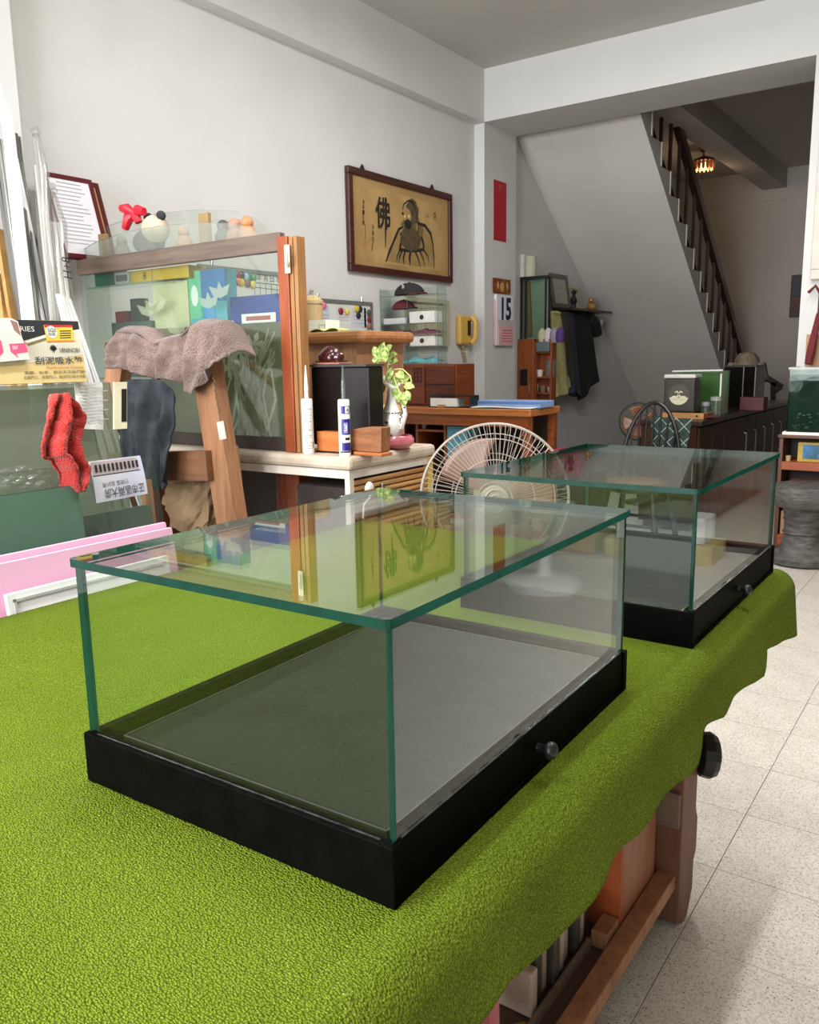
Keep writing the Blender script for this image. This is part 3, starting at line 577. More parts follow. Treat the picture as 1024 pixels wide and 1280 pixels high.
# right side of the shop, seen only in the glass
fx, fy = .97, 4.15
t = T('pedestal_fan', 'white pedestal fan standing to the right of the aisle', 'fan', (fx, fy, 0))
ob('base', MB().lathe([(.21, .001), (.21, .03), (.19, .05), (.05, .07), (.03, .10)], (fx, fy, 0), 28), white, t, smooth=True); ob('pole', MB().cyl((fx, fy, .08), (fx, fy, 1.0), .035, .025), white, t, smooth=True)
ob('label_plate', MB().lathe([(.03, 0), (.03, .002)], (fx-.1, fy-.08, .052), 12), M('teal_label', (70, 160, 170), .5), t)
ob('motor', MB().ball((fx, fy+.05, 1.08), .09, 14, 8, (1, 1.3, 1)), white, t, smooth=True)
ob('cage', MB().tube([(fx+.2*math.cos(k*.2094), fy-.12, 1.08+.2*math.sin(k*.2094)) for k in range(30)], .006, closed=True).tube([(fx+.11*math.cos(k*.2094), fy-.15, 1.08+.11*math.sin(k*.2094)) for k in range(30)], .003, closed=True), white, t)
for k in range(3):
    th = k*2.094; ob('blade', MB().grid(lambda u, v: Vector((fx+math.cos(th+u*1.2)*(.03+.15*v), fy-.1+.03*u, 1.08+math.sin(th+u*1.2)*(.03+.15*v))), 6, 5), M('blade_blue', (150, 180, 200), .3), t, solid=.002, smooth=True)
for i, (x, y, w, d, h, c, l) in enumerate(((.72, 5.15, .42, .3, .12, (196, 176, 116), 'flat tan carton lying on the floor along the partition'), (1.2, 5.2, .40, .4, .45, (176, 136, 96), 'tall brown carton standing on the floor near the right wall'), (.72, 5.15, .3, .22, .16, (226, 228, 230), 'white carton on top of the flat tan carton'))):
    z0 = .122 if i == 2 else .0
    t = T('carton', l, 'box', (x, y, z0)); ob('carton_body', B(x-w/2, x+w/2, y-d/2, y+d/2, z0+.001, z0+h), M('ct%d' % i, c, .7), t, bev=.002); ob('tape', B(x-.03, x+.03, y-d/2-.001, y+d/2+.001, z0+h-.002, z0+h+.001), M('tape', (196, 170, 120), .4), t)

t = T('reflection_cabinet', 'tall dark brown cabinet added out of view to darken the case glass reflection', 'cabinet', (.75, 5.7, 0))  # added out of view so the case glass mirrors something dark
ob('body', B(-.15, 1.55, 5.46, 5.87, 0, 1.55), dark_wood, t)
for k in range(4): d_ = ob('door', B(-.14+k*.425, .275+k*.425, 5.44, 5.459, .06, 1.5), wood('cab_door', (96, 58, 38), (66, 36, 22), .5, 2), t, bev=.004); ob('handle', MB().cyl((.24+k*.425, 5.43, .8), (.24+k*.425, 5.43, .95), .007), chrome, d_)

# ------------------------------------------------------------------ under-stair corner: cabinet, coats
YCAB = 6.62; xa, xm, xb = XW+.005, wy(668, 460, YCAB).x, wy(690, 460, YCAB).x; zc_ = wy(660, 424, YCAB).z
t = T('corner_cabinet', 'orange-brown wooden cabinet with open shelves in the stair corner', 'cabinet', ((xa+xb)/2, YCAB, 0)); cw = wood('corner_wood', (156, 84, 42), (118, 58, 26), .4, 2)
ob('body', MB().box(xa, xa+.02, YCAB, YCAB+.085, 0, zc_).box(xm, xm+.015, YCAB, YCAB+.085, 0, zc_).box(xb-.018, xb, YCAB, YCAB+.085, 0, zc_).box(xa, xb, YCAB+.08, YCAB+.085, 0, zc_).box(xa, xb, YCAB, YCAB+.085, zc_-.02, zc_), cw, t)
dd = ob('door', B(xa+.004, xm+.004, YCAB-.02, YCAB-.002, .05, zc_-.004), cw, t, bev=.004); ob('handle', MB().cyl((xm-.03, YCAB-.03, .95), (xm-.03, YCAB-.03, 1.05), .006), chrome, dd); ob('dark_hatch', B(xa+.03, xa+.10, YCAB-.023, YCAB-.02, 1.02, 1.16), black, dd)
shz = [wy(680, y, YCAB).z for y in (440, 471, 491)]
for z in shz: ob('shelf', B(xm+.015, xb-.018, YCAB+.005, YCAB+.08, z-.012, z), cw, t)
xj = (xm+xb)/2+.05
t = T('jar', 'clear jar with a red lid in the corner cabinet', 'jar', (xj, YCAB+.045, shz[1])); ob('jar_body', MB().lathe([(.04, .001), (.045, .02), (.045, .13), (.032, .15)], (xj, YCAB+.045, shz[1]), 16), glass('jar_glass', (220, 220, 214), haze=.3), t, smooth=True); ob('lid', MB().lathe([(.036, .15), (.036, .175), (0, .178)], (xj, YCAB+.045, shz[1]), 16), M('red_lid', (200, 50, 64), .4), t, smooth=True)
for k, (dx, z, c, h, l) in enumerate(((-.10, shz[1], (200, 204, 210), .09, 'pale blue cup beside the red-lidded jar'), (-.05, shz[1], (226, 224, 216), .06, 'white cup beside the red-lidded jar'), (-.09, shz[2], (150, 140, 110), .07, 'olive pot on the lower cabinet shelf'), (-.02, shz[2], (120, 104, 84), .06, 'brown pot on the lower cabinet shelf'), (.05, shz[2], (176, 160, 120), .05, 'tan pot on the lower cabinet shelf'))):
    tag(ob('cup', MB().lathe([(.022, .001), (.03, h), (.026, h), (.02, .01), (0, .01)], ((xm+xb)/2+dx, YCAB+.045, z), 14), M('cup%d' % k, c, .4), smooth=True), l, 'cup', 'cups in the corner cabinet')
t = T('tray_of_bags', 'grey tray of small cloth bags on the corner cabinet', 'tray', (xj, YCAB, shz[0])); ob('tray', B(xm+.02, xb-.02, YCAB-.02, YCAB+.075, shz[0]+.001, shz[0]+.085), M('tray_grey', (96, 112, 112), .5), t, bev=.01)
for k, c in enumerate(((196, 196, 160), (214, 204, 206), (150, 140, 160), (84, 52, 120))): ob('pouch', MB().lathe([(.03, 0), (.042, .04), (.038, .09), (.02, .12), (0, .13)], (xm+.06+k*.055, YCAB+.03, shz[0]+.075), 10), M('pouch%d' % k, c, .8), t, smooth=True)
yv = YCAB+.02; z0 = zc_+.001; z1 = wy(660, 349, yv).z; x1 = wy(681, 380, yv).x
t = T('display_cabinet', 'black-framed glass display cabinet standing on the corner cabinet', 'display case', ((xa+x1)/2, yv, z0))
fr = MB()
for x in (xa+.005, wy(656, 380, yv).x, x1): fr.box(x, x+.014, yv, yv+.014, z0, z1)
fr.box(xa, x1+.014, yv, yv+.085, z1, z1+.022).box(x1, x1+.014, yv+.066, yv+.085, z0, z1)
ob('frame', fr, black, t); ob('glass_pane', B(xa+.01, x1, yv+.004, yv+.008, z0+.002, z1-.001), G_SHEET, t); ob('back', B(xa, x1, yv+.065, yv+.08, z0, z1-.001), M('cab_back', (176, 178, 170), .7), t)
ob('wood_strip', MB().bar(wy(664, 420, yv+.06), wy(661, 352, yv+.06), .05, .03), light_wood, t)
for k, (px, hh, c, l) in enumerate(((651, .19, (230, 228, 222), 'white paper roll standing on the black-framed cabinet'), (663, .17, (190, 188, 166), 'grey-green paper roll standing on the black-framed cabinet'))):
    p = wy(px, 345, yv+.06); tag(ob('paper_roll', MB().lathe([(.052, 0), (.052, hh), (.03, hh), (.03, hh-.02), (0, hh-.02)], (p.x, yv+.06, z1+.023), 18), M('roll%d' % k, c, .8), smooth=True), l, 'roll')
# shelf with certificates, coats
zk = wx(715, 388, XW).z; y0, y1 = wx(691, 380, XW).y, wx(742, 385, XW).y
t = T('wall_shelf', 'dark wall shelf with coat hooks under the stairs', 'shelf', (XW+.1, (y0+y1)/2, zk)); ob('board', B(XW+.001, XW+.20, y0, y1, zk-.02, zk), dark_wood, t); ob('hook_rail', B(XW+.001, XW+.025, y0+.02, y1-.02, zk-.12, zk-.021), wood('hook_wood', (140, 96, 56), (104, 66, 36), .5, 1), t)
for k in range(6): yy = y0+.08+k*(y1-y0-.16)/5; ob('hook', MB().tube([(XW+.02, yy, zk-.06), (XW+.06, yy, zk-.08), (XW+.08, yy, zk-.05)], .006), chrome, t)
for k, (pa, pb_, pc, l) in enumerate((((690, 341), (712, 345), (700, 386), 'larger green-framed certificate leaning on the coat shelf'), ((713, 357), (728, 361), (718, 386), 'smaller pale-framed certificate leaning on the coat shelf'))):
    ya, yb = wx(*pa, XW+.06).y, wx(*pb_, XW+.06).y; zt_ = wx(*pa, XW+.06).z; up_ = Vector((-.05, 0, zt_-zk)); rgt = Vector((0, yb-ya, 0)); o_ = Vector((XW+.075, ya, zk+.001)); n_ = Vector((.012, 0, .002))
    t = T('certificate', l, 'frame', o_, group='certificates on the coat shelf'); f_ = .13
    fr = MB().fbox(o_, rgt, up_*f_, n_).fbox(o_+up_*(1-f_), rgt, up_*f_, n_).fbox(o_+up_*f_, rgt*f_, up_*(1-2*f_), n_).fbox(o_+up_*f_+rgt*(1-f_), rgt*f_, up_*(1-2*f_), n_)
    ob('frame', fr, M('cert_frame%d' % k, ((96, 96, 78), (190, 180, 150))[k], .4), t); ob('document', MB().fbox(o_+up_*f_+rgt*f_, rgt*(1-2*f_), up_*(1-2*f_), n_*.5), M('cert_paper', (186, 184, 170), .7, rgb2=(160, 156, 142), vs=30), t)
p = wx(743, 384, XW+.1); t = T('gold_figurine', 'small gold figurine at the end of the coat shelf', 'figurine', (XW+.1, p.y-.08, zk)); ob('body', MB().lathe([(.04, .001), (.05, .03), (.03, .07), (.0, .08)], (XW+.1, p.y-.08, zk), 14), M('gold', (206, 150, 80), .3, metal=.5), t, smooth=True); ob('head', MB().ball((XW+.1, p.y-.08, zk+.10), .028), M('gold', (206, 150, 80), .3), t, smooth=True)
p = wx(716, 382, XW+.15); tag(ob('dark_ornament', MB().lathe([(.03, .001), (.02, .03), (.035, .07), (.015, .12), (.03, .15), (0, .17)], (XW+.16, p.y, zk), 8), black), 'spiky black ornament before the smaller certificate', 'ornament')
coats = [((689, 391), (700, 391), (694, 497), (711, 484), (214, 206, 142), 'pale yellow raincoat hanging from the coat shelf', 'raincoat', .03),
         ((701, 392), (711, 392), (706, 468), (718, 496), (64, 62, 48), 'olive jacket hanging beside the yellow raincoat', 'jacket', .035),
         ((708, 392), (716, 392), (712, 490), (724, 497), (50, 56, 76), 'navy blue trousers hanging between two dark jackets', 'trousers', .03),
         ((714, 392), (738, 394), (722, 500), (748, 470), (24, 23, 22), 'long black coat hanging nearest the stair soffit', 'coat', .045)]
for k, (a, b, c, d, col, l, cat, amp) in enumerate(coats):
    X = XW+.10+.005*k; A = [wx(*a, X), wx(*b, X)]; Bp = [wx(*c, X), wx(*d, X)]
    mb = MB(); Bm = [p+XN*.05 for p in Bp]
    def f(u, v, A=A, Bp=Bp, amp=amp, k=k):
        p = A[0].lerp(A[1], .5).lerp(lerp_poly(Bp, .5), v); L_ = A[0].lerp(Bp[0], v); R_ = A[1].lerp(Bp[1], v); th = 2*math.pi*u
        q_ = L_.lerp(R_, .5+.5*math.cos(th)); dep = .05*(.5+.5*v)
        return q_+XN*(math.sin(th)*dep+amp*.35*math.sin(5*th+k)*v)+ZN*(.012*math.sin(3*th+k)*v)
    mb.grid(f, 40, 24)
    tt_ = T('hanging_'+cat, l, cat, A[0].lerp(A[1], .5), group='clothes under the coat shelf'); ob('cloth', mb, M('coat%d' % k, col, .9, var=.12, vs=20, bump=.3, bs=120), tt_, smooth=True)
    ob('shoulder', MB().ball(A[0].lerp(A[1], .5)+ZN*-.005, .06, 12, 6, (.7, max(.5, (A[1]-A[0]).length/.12), .4)), M('coat%d' % k, col, .9), tt_, smooth=True)
    if k == 3:
        s0, s1, s2 = wx(735, 398, X), wx(749, 412, X), wx(744, 424, X); ob('sleeve', MB().tube([s0, s0.lerp(s1, .6), s1.lerp(s2, .5)], [.07, .065, .055]), M('coat3', col, .9), tt_, smooth=True); ob('cuff', MB().tube([wx(744, 412, X), wx(751, 402, X)], [.05, .035]), M('cuff_white', (196, 196, 192), .8), tt_, smooth=True)

# ------------------------------------------------------------------ column and left wall hangings
def quadbox(a, b, X, th):      # upright board on a wall x = X between two picture corners (top-left, bottom-right)
    p, q = wx(*a, X), wx(*b, X); return p.y, q.y, q.z, p.z
y0, y1, z0, z1 = quadbox((617, 224), (632.5, 303), XB, 0)
t = T('red_banner', 'plain red paper banner pasted on the white column', 'banner', (XB, y0, z0)); ob('sheet', B(XB+.0005, XB+.003, y0, y1, z0, z1), M('banner_red', (178, 22, 40), .6, var=.05), t); ob('border', MB().box(XB+.0003, XB+.002, y0-.012, y0, z0-.01, z1+.01).box(XB+.0003, XB+.002, y1, y1+.004, z0-.01, z1+.01), M('banner_edge', (222, 190, 186), .7), t)
ob('seal_mark', MB().lathe([(.018, 0), (.018, .001), (.012, .001), (.012, 0)], (XB+.003, (y0+y1)/2, z1-.045), 14, XN), M('seal_gold', (220, 120, 90), .5), t)
y0, y1, z0, z1 = quadbox((615.5, 347), (638.5, 432), XB, 0)
t = T('tear_off_calendar', 'tear-off wall calendar showing 15 on the white column', 'calendar', (XB, y0, z0)); zh = wx(625, 367, XB).z
ob('header_card', B(XB+.001, XB+.008, y0, y0+(y1-y0)*.93, zh, z1), M('header', (150, 96, 40), .5, rgb2=(110, 26, 24), vs=26), t)
hd = MB()
for yy, zz, r_ in ((.25, .55, .02), (.75, .55, .02)): hd.ball((XB+.009, y0+(y1-y0)*yy, zh+(z1-zh)*zz), r_, 10, 6, (.1, .8, 1.5))
hd.ball((XB+.009, y0+(y1-y0)*.48, zh+(z1-zh)*.45), .035, 10, 6, (.08, 1, 1.1)); ob('header_figures', hd, M('header_gold', (206, 160, 96), .5), t)
zb_ = wx(632, 404, XB).z
ob('date_pad', MB().fbox((XB+.002, y0+.03, z0), (0, y1-y0-.03, 0), (0, 0, zh-z0-.012), (.022, 0, 0)), M('pad_paper', (222, 224, 228), .8, var=.02), t)
ob('pink_sheet', B(XB+.024, XB+.0255, y0+.07, y1-.005, z0+.004, zb_-.02), M('pad_pink', (226, 176, 184), .8), t); ob('side_sheet', MB().fbox((XB+.004, y0+.012, z0+.005), (.02, .03, 0), (0, 0, zh-z0-.06), (.001, -.001, 0)), M('pad_pink', (226, 176, 184), .8), t)
ob('band', B(XB+.024, XB+.0253, y0+.06, y1-.005, zb_-.018, zb_+.022), M('pad_band', (150, 130, 136), .8, rgb2=(220, 214, 210), vs=90), t)
navy = M('navy_ink', (28, 32, 72), .7); text('15', (XB+.0245, (y0+y1)/2+.035, (zb_+zh)/2-.005), YN, ZN, (zh-zb_)*.78, navy, t, width=.165, bold=.035)
pk = M('pad_red', (206, 80, 100), .8)
for k in range(5): ob('red_line', B(XB+.0256, XB+.0262, y0+.12, y1-.02, z0+.03+k*.022, z0+.037+k*.022), pk, t)

# painting
y0, y1 = wx(430, 208, XW).y, wx(561, 243, XW).y; z0, z1 = (wx(434, 340, XW).z+wx(560, 353, XW).z)/2, (wx(430, 208, XW).z+wx(562, 243, XW).z)/2
t = T('ink_painting', 'framed ink painting of a bearded robed monk with large calligraphy', 'painting', (XW, (y0+y1)/2, z0)); fwd = .045; xa, xb = XW+.002, XW+.035
fm = wood('frame_wood', (84, 42, 30), (52, 24, 18), .4, 1)
ob('frame', MB().box(xa, xb, y0, y1, z0, z0+fwd).box(xa, xb, y0, y1, z1-fwd, z1).box(xa, xb, y0, y0+fwd, z0+fwd, z1-fwd).box(xa, xb, y1-fwd, y1, z0+fwd, z1-fwd), fm, t, bev=.006)
ob('paper', B(xa, xa+.015, y0+fwd, y1-fwd, z0+fwd, z1-fwd), M('silk_tan', (178, 146, 94), .7, rgb2=(152, 120, 72), vs=4), t)
iw, ih = y1-y0, z1-z0
ob('inner_mount', B(xa+.015, xa+.0156, y0+iw*.12, y1-iw*.10, z0+ih*.12, z1-ih*.14), M('silk_inner', (184, 152, 98), .7, rgb2=(158, 126, 76), vs=5), t)
PX = xa+.0165
def pp(cx_, cy_): p = wx(425+cx_/7.06, 200+cy_/7.06, PX); return p
def stroke(pts, w, mat=ink, name='ink_stroke'): return ob(name, MB().ribbon([pp(*p) for p in pts], w, XN), mat, t)
inkg = M('ink_grey', (92, 76, 50), .9, var=.25, vs=40); inkl = M('ink_wash', (124, 100, 62), .9, var=.2, vs=30)
def blob(cx_, cy_, ry, rz, mat, name='ink_wash', dx=0):
    c = pp(cx_, cy_); ob(name, MB().add([c+XN*(.0003+dx)]+[c+Vector((.0003+dx, ry*math.cos(k*math.pi/10)*(1+.12*math.sin(k*2.3)), rz*math.sin(k*math.pi/10)*(1+.1*math.sin(k*3.1)))) for k in range(20)], [(0, k+1, (k+1) % 20+1) for k in range(20)]), mat, t)
ob('robe_wash', MB().add([pp(*p)+XN*.0001 for p in [(520, 600), (600, 560), (700, 560), (790, 640), (820, 760), (828, 940), (700, 940), (600, 925), (480, 905), (415, 890), (470, 740)]], [tuple(range(11))]), M('robe_tone', (164, 132, 82), .8, rgb2=(138, 108, 62), vs=9), t); blob(640, 640, .13, .13, inkl); blob(622, 700, .125, .08, inkg, dx=.0004); blob(612, 620, .055, .05, inkg, 'beard', .0008); blob(640, 455, .075, .085, inkg, 'hood', .0003); blob(596, 495, .045, .05, M('ink_face', (176, 142, 88), .8), 'face', .0009); blob(600, 568, .042, .034, ink, 'beard', .0012)
for e in ((570, 497), (607, 497)): blob(e[0], e[1], .011, .010, M('eye_pale', (226, 214, 150), .6), 'eye', .0016)
for pts, w in (([(555, 440), (560, 395), (600, 358), (640, 372), (668, 430), (680, 520), (690, 600), (680, 700), (660, 780)], .010), ([(548, 470), (575, 480), (600, 475), (640, 480)], .018), ([(570, 560), (590, 545), (625, 560)], .012),
               ([(555, 590), (520, 610), (490, 680), (465, 740), (440, 800), (405, 900)], [.012, .020, .022, .018, .022, .010]), ([(690, 560), (750, 580), (800, 650), (820, 740), (830, 860), (832, 960)], [.02, .026, .022, .014, .012, .006]), ([(545, 660), (540, 720), (530, 780)], .022), ([(720, 680), (735, 730), (740, 780)], .024), ([(520, 790), (600, 800), (680, 800), (745, 790)], .022),
               ([(530, 795), (505, 850), (500, 905)], [.014, .012, .004]), ([(548, 800), (525, 860), (520, 915)], [.016, .014, .005]), ([(575, 805), (560, 870), (565, 922)], [.018, .018, .006]), ([(622, 805), (615, 870), (618, 930)], [.02, .024, .008]), ([(665, 810), (690, 870), (710, 945)], [.018, .016, .005]), ([(705, 805), (735, 870), (750, 945)], [.016, .014, .005]), ([(745, 800), (775, 850), (785, 905)], [.014, .012, .004])): stroke(pts, w)
stroke([(575, 640), (570, 720), (578, 770)], .010, M('ink_pale', (196, 166, 104), .8), 'pale_line'); stroke([(680, 560), (688, 680), (660, 785)], .009, M('ink_pale', (196, 166, 104), .8), 'pale_line')
c_ = pp(378, 470); text('佛', c_+XN*.001, YN, ZN, .205, ink, t, width=.165, bold=.02); stroke([(402, 330), (404, 560), (402, 770)], [.018, .02, .008])
c_ = pp(205, 450); 
for k, ch in enumerate('達摩一花開'): text(ch, pp(206, 370+k*46)+XN*.001, YN, ZN, .028, ink, t, width=.02)
for k, ch in enumerate('法相印'): text(ch, pp(290, 590+k*55)+XN*.001, YN, ZN, .03, ink, t, width=.024)
stroke([(222, 560), (224, 700)], .003); stroke([(292, 720), (280, 800)], .006); text('存', pp(836, 495)+XN*.001, YN, ZN, .055, ink, t, width=.035); text('心', pp(770, 488)+XN*.001, YN, ZN, .03, ink, t, width=.03)
ob('seal', MB().ribbon([pp(208, 735), pp(235, 740)], .03, XN), M('seal_faint', (178, 120, 70), .8), t)
for a in ((205, 75), (820, 250)):
    c_ = pp(*a); ob('hanger', MB().prism([(XW+.004, c_.y-.025, z1-.002), (XW+.004, c_.y+.025, z1-.002), (XW+.004, c_.y, z1+.035)], (.012, 0, 0)), black, t)

# wall phone with cord
a, b = wx(569, 394, XW), wx(585, 431, XW); yel = M('phone_yellow', (224, 184, 92), .35, var=.05)
t = T('wall_phone', 'yellow wall telephone with a hanging coiled cord', 'telephone', (XW, (a.y+b.y)/2, b.z)); yw = b.y-a.y
ob('body', B(XW+.002, XW+.05, a.y, b.y-.02, b.z, a.z), yel, t, bev=.015)
ob('handset', MB().tube([(XW+.06, b.y-.035, b.z+.015), (XW+.085, b.y-.03, b.z+.05), (XW+.088, b.y-.03, a.z-.05), (XW+.06, b.y-.035, a.z-.01)], [.03, .022, .022, .03]), yel, t, smooth=True)
ob('cradle', B(XW+.05, XW+.06, b.y-.085, b.y-.055, b.z+.07, a.z-.04), black, t)
ob('cord', MB().tube([Vector((XW+.03+.008*math.cos(k*1.3), a.y+.05+.06*math.sin(math.pi*k/60)+.008*math.sin(k*1.3), b.z-.13*math.sin(math.pi*k/60))) for k in range(61)], .004, 6), M('cord_tan', (200, 170, 120), .5), t, smooth=True)
# electric panel behind the rack
y0, y1, z0, z1 = quadbox((505, 371), (557, 433), XW, 0)
t = T('meter_panel', 'beige framed panel on the wall behind the acrylic rack', 'panel', (XW, y0, z0)); ob('frame', MB().box(XW+.001, XW+.04, y0, y1, z0, z0+.03).box(XW+.001, XW+.04, y0, y1, z1-.03, z1).box(XW+.001, XW+.04, y0, y0+.03, z0+.03, z1-.03).box(XW+.001, XW+.04, y1-.07, y1, z0+.03, z1-.03), M('panel_beige', (196, 186, 156), .5), t); ob('plate', B(XW+.001, XW+.02, y0+.03, y1-.07, z0+.03, z1-.03), M('plate_beige', (206, 198, 172), .6), t)
for k in range(14): yy = y0+.05+k*(y1-y0-.14)/13; ob('slat', B(XW+.02, XW+.026, yy, yy+.012, z0+.06, z1-.06), M('panel_beige', (196, 186, 156), .5), t)

# whiteboards with magnets
def whiteboard(pa, pb_, label, wb):
    y0, y1, z0, z1 = quadbox(pa, pb_, XW, 0); t = T('whiteboard', label, 'whiteboard', (XW, y0, z0)); f_ = .022
    ob('board', B(XW+.002, XW+.012, y0+f_, y1-f_, z0+f_, z1-f_), M('wb_white', (214, 216, 212), .3, var=.02), t)
    ob('frame', MB().box(XW+.001, XW+.02, y0, y1, z0, z0+f_).box(XW+.001, XW+.02, y0, y1, z1-f_, z1).box(XW+.001, XW+.02, y0, y0+f_, z0+f_, z1-f_).box(XW+.001, XW+.02, y1-f_, y1, z0+f_, z1-f_), M('wb_frame', (140, 142, 142), .4, metal=.5), t)
    ob('hanger', MB().cyl((XW+.006, y1-.10, z1), (XW+.006, y1-.10, z1+.03), .006).cyl((XW+.006, y0+.10, z1), (XW+.006, y0+.10, z1+.03), .006), chrome, t); return t
def mag(px, py, c, nm, board):
    p = wx(px, py, XW+.012); tag(ob('magnet', MB().lathe([(.021, .0005), (.021, .008), (.015, .013), (0, .014)], (XW+.0125, p.y, p.z), 14, XN), M('mag_'+nm, c, .35), smooth=True), 'round %s magnet on the %s' % (nm, board), 'magnet', 'magnets on the whiteboards')
t = whiteboard((383, 372), (465, 452), 'whiteboard with paper notes on the wall left of the acrylic rack', 0)
nb = 'whiteboard of paper notes'
for a, b, c in (((398, 381), (412, 410), (206, 210, 220)), ((421, 382), (438, 401), (210, 208, 206)), ((439, 384), (458, 410), (200, 204, 208)), ((448, 425), (462, 441), (220, 222, 220)), ((455, 383), (462, 412), (224, 224, 220))):
    y0, y1, z0, z1 = quadbox(a, b, XW+.013, 0); ob('note', B(XW+.0125, XW+.0135, y0, y1, z0, z1), M('note%d' % c[2], c, .8), t)
    for k in range(4): ob('note_line', B(XW+.0136, XW+.0139, y0+.02, y1-.02, z0+(z1-z0)*(.2+.18*k), z0+(z1-z0)*(.2+.18*k)+.006), M('line_grey', (176, 176, 182), .8), t)
for px, py, c, nm in ((404.5, 382, (226, 120, 160), 'pink'), (425.5, 389, (150, 30, 50), 'crimson'), (433.5, 389.5, (226, 214, 110), 'pale yellow'), (445.5, 386, (214, 190, 40), 'yellow'), (449.5, 386.5, (40, 40, 60), 'navy'), (447.5, 394.5, (30, 34, 50), 'black'), (460.5, 391, (84, 84, 64), 'olive'), (461, 399.5, (130, 40, 44), 'red'), (460.5, 408, (150, 110, 80), 'tan'), (460, 417, (110, 110, 90), 'grey'), (461.5, 426.5, (96, 96, 70), 'moss green')): mag(px, py, c, nm, nb)
ob('marker_clip', MB().tube([wx(456, 451, XW+.02), wx(459, 446, XW+.04), wx(461, 447, XW+.04)], .008), black, t)
t = whiteboard((246, 330), (376, 420), 'large whiteboard covered in magnets behind the glass cabinet', 1); nb = 'large whiteboard behind the glass cabinet'
y0, y1, z0, z1 = quadbox((300, 346), (385, 372), XW+.013, 0)
for k in range(5):
    p = wx(324+k*8, 346.5+k*.9, XW+.013); text('年月日表記'[k], p, YN, ZN, .04, ink, t, width=.03)
for k in range(7): p = wx(318+k*7, 352+k*.8, XW+.013); ob('board_line', MB().ribbon([p, p-ZN*.16], .003, XN), ink, t)
for k in range(2): ob('board_line', MB().ribbon([wx(318, 353+k*6, XW+.013), wx(374, 359+k*6.5, XW+.013)], .003, XN), ink, t)
for k, ch in enumerate('元付'): text(ch, wx(381, 366, XW+.013)+YN*.06*k, YN, ZN, .055, ink, t, width=.035)
for px, py, c, nm in ((279, 343, (236, 140, 170), 'pink'), (284.5, 343.5, (40, 110, 80), 'dark green'), (291, 344, (140, 40, 60), 'crimson'), (296, 344, (150, 30, 50), 'red'), (301.5, 344.5, (40, 40, 44), 'black'), (307, 346, (150, 190, 210), 'pale blue'), (311, 346.5, (40, 130, 90), 'green'), (316.5, 347, (60, 150, 90), 'bright green'), (275, 348, (226, 150, 176), 'rose'), (280, 350, (50, 36, 40), 'dark brown'), (292, 352.5, (36, 34, 38), 'charcoal'), (297, 351.5, (210, 130, 60), 'orange'), (301.5, 353, (216, 196, 70), 'yellow'), (309, 354.5, (120, 80, 80), 'mauve'), (315.5, 355.5, (210, 200, 90), 'pale yellow')): mag(px, py, c, nm, nb)

# ------------------------------------------------------------------ desk and what it carries
DY0 = 4.45; dR = wy(663, 517, DY0).x; DZ = wy(663, 512, DY0).z; DY1 = wx(701, 508, dR).y; dL = XW+.01
t = T('counter_desk', 'brown wooden counter with open cubbies below the painting', 'desk', ((dL+dR)/2, DY0, 0))
ob('top', B(dL, dR, DY0, DY1, DZ-.045, DZ), wood('desk_edge', (184, 120, 66), (150, 88, 40), .35, 0, coat=.2), t, bev=.008); ob('apron', B(dL+.01, dR-.02, DY0+.012, DY0+.03, DZ-.11, DZ-.046), desk_wood, t)
for x in (dL+.01, dR-.06): 
    for y in (DY0+.02, DY1-.06): ob('leg', B(x, x+.045, y, y+.045, 0, DZ-.046), desk_wood, t)
xs_ = [wy(521, 540, DY0+.05).x, wy(556, 540, DY0+.05).x]
for x in xs_: ob('divider', B(x-.008, x+.008, DY0+.05, DY1-.02, .5, DZ-.111), desk_wood, t)
zc1, zc2 = wy(540, 537, DY0+.05).z, wy(540, 566, DY0+.05).z
ob('cubby_shelf', B(xs_[0]+.008, xs_[1]-.008, DY0+.05, DY1-.03, zc1-.014, zc1), desk_wood, t); ob('lower_shelf', B(dL+.06, dR-.06, DY0+.06, DY1-.03, .48, .50), desk_wood, t); ob('back_panel', B(dL+.055, dR-.06, DY1-.03, DY1-.015, .1, DZ-.046), M('desk_dark', (50, 34, 26), .7), t)
ob('bottom_shelf', B(dL+.06, dR-.06, DY0+.06, DY1-.03, .12, .14), desk_wood, t)
tag(ob('blue_box', B(xs_[1]+.012, xs_[1]+.16, DY0+.06, DY0+.2, .501, wy(570, 533, DY0+.06).z), M('sky_box', (96, 170, 196), .5)), 'light blue box in the counter cubby', 'box')
tag(ob('white_cup', MB().lathe([(.018, .001), (.02, .045), (.016, .045), (.015, .01), (0, .01)], ((xs_[0]+xs_[1])/2-.08, DY0+.1, zc1), 14), white, smooth=True), 'small white cup on the cubby shelf of the counter', 'cup')
for k in range(16):
    c = random.choice([(196, 60, 84), (226, 222, 214), (226, 160, 176), (60, 110, 84), (230, 226, 216), (190, 80, 100)]); x = xs_[1]+.02+.22*(k % 3); z = .142+.018*(k//3)
    tag(ob('magazine', B(x, x+.20, DY0+.07+random.uniform(0, .02), DY1-.06, z+.0005, z+.0175), M('mag_c%d' % c[1], c, .6)), 'thin %s magazine stacked on the bottom shelf of the counter' % {60: 'crimson', 222: 'white', 160: 'pink', 110: 'green', 226: 'cream', 80: 'rose'}[c[1]], 'magazine', 'magazines under the counter')
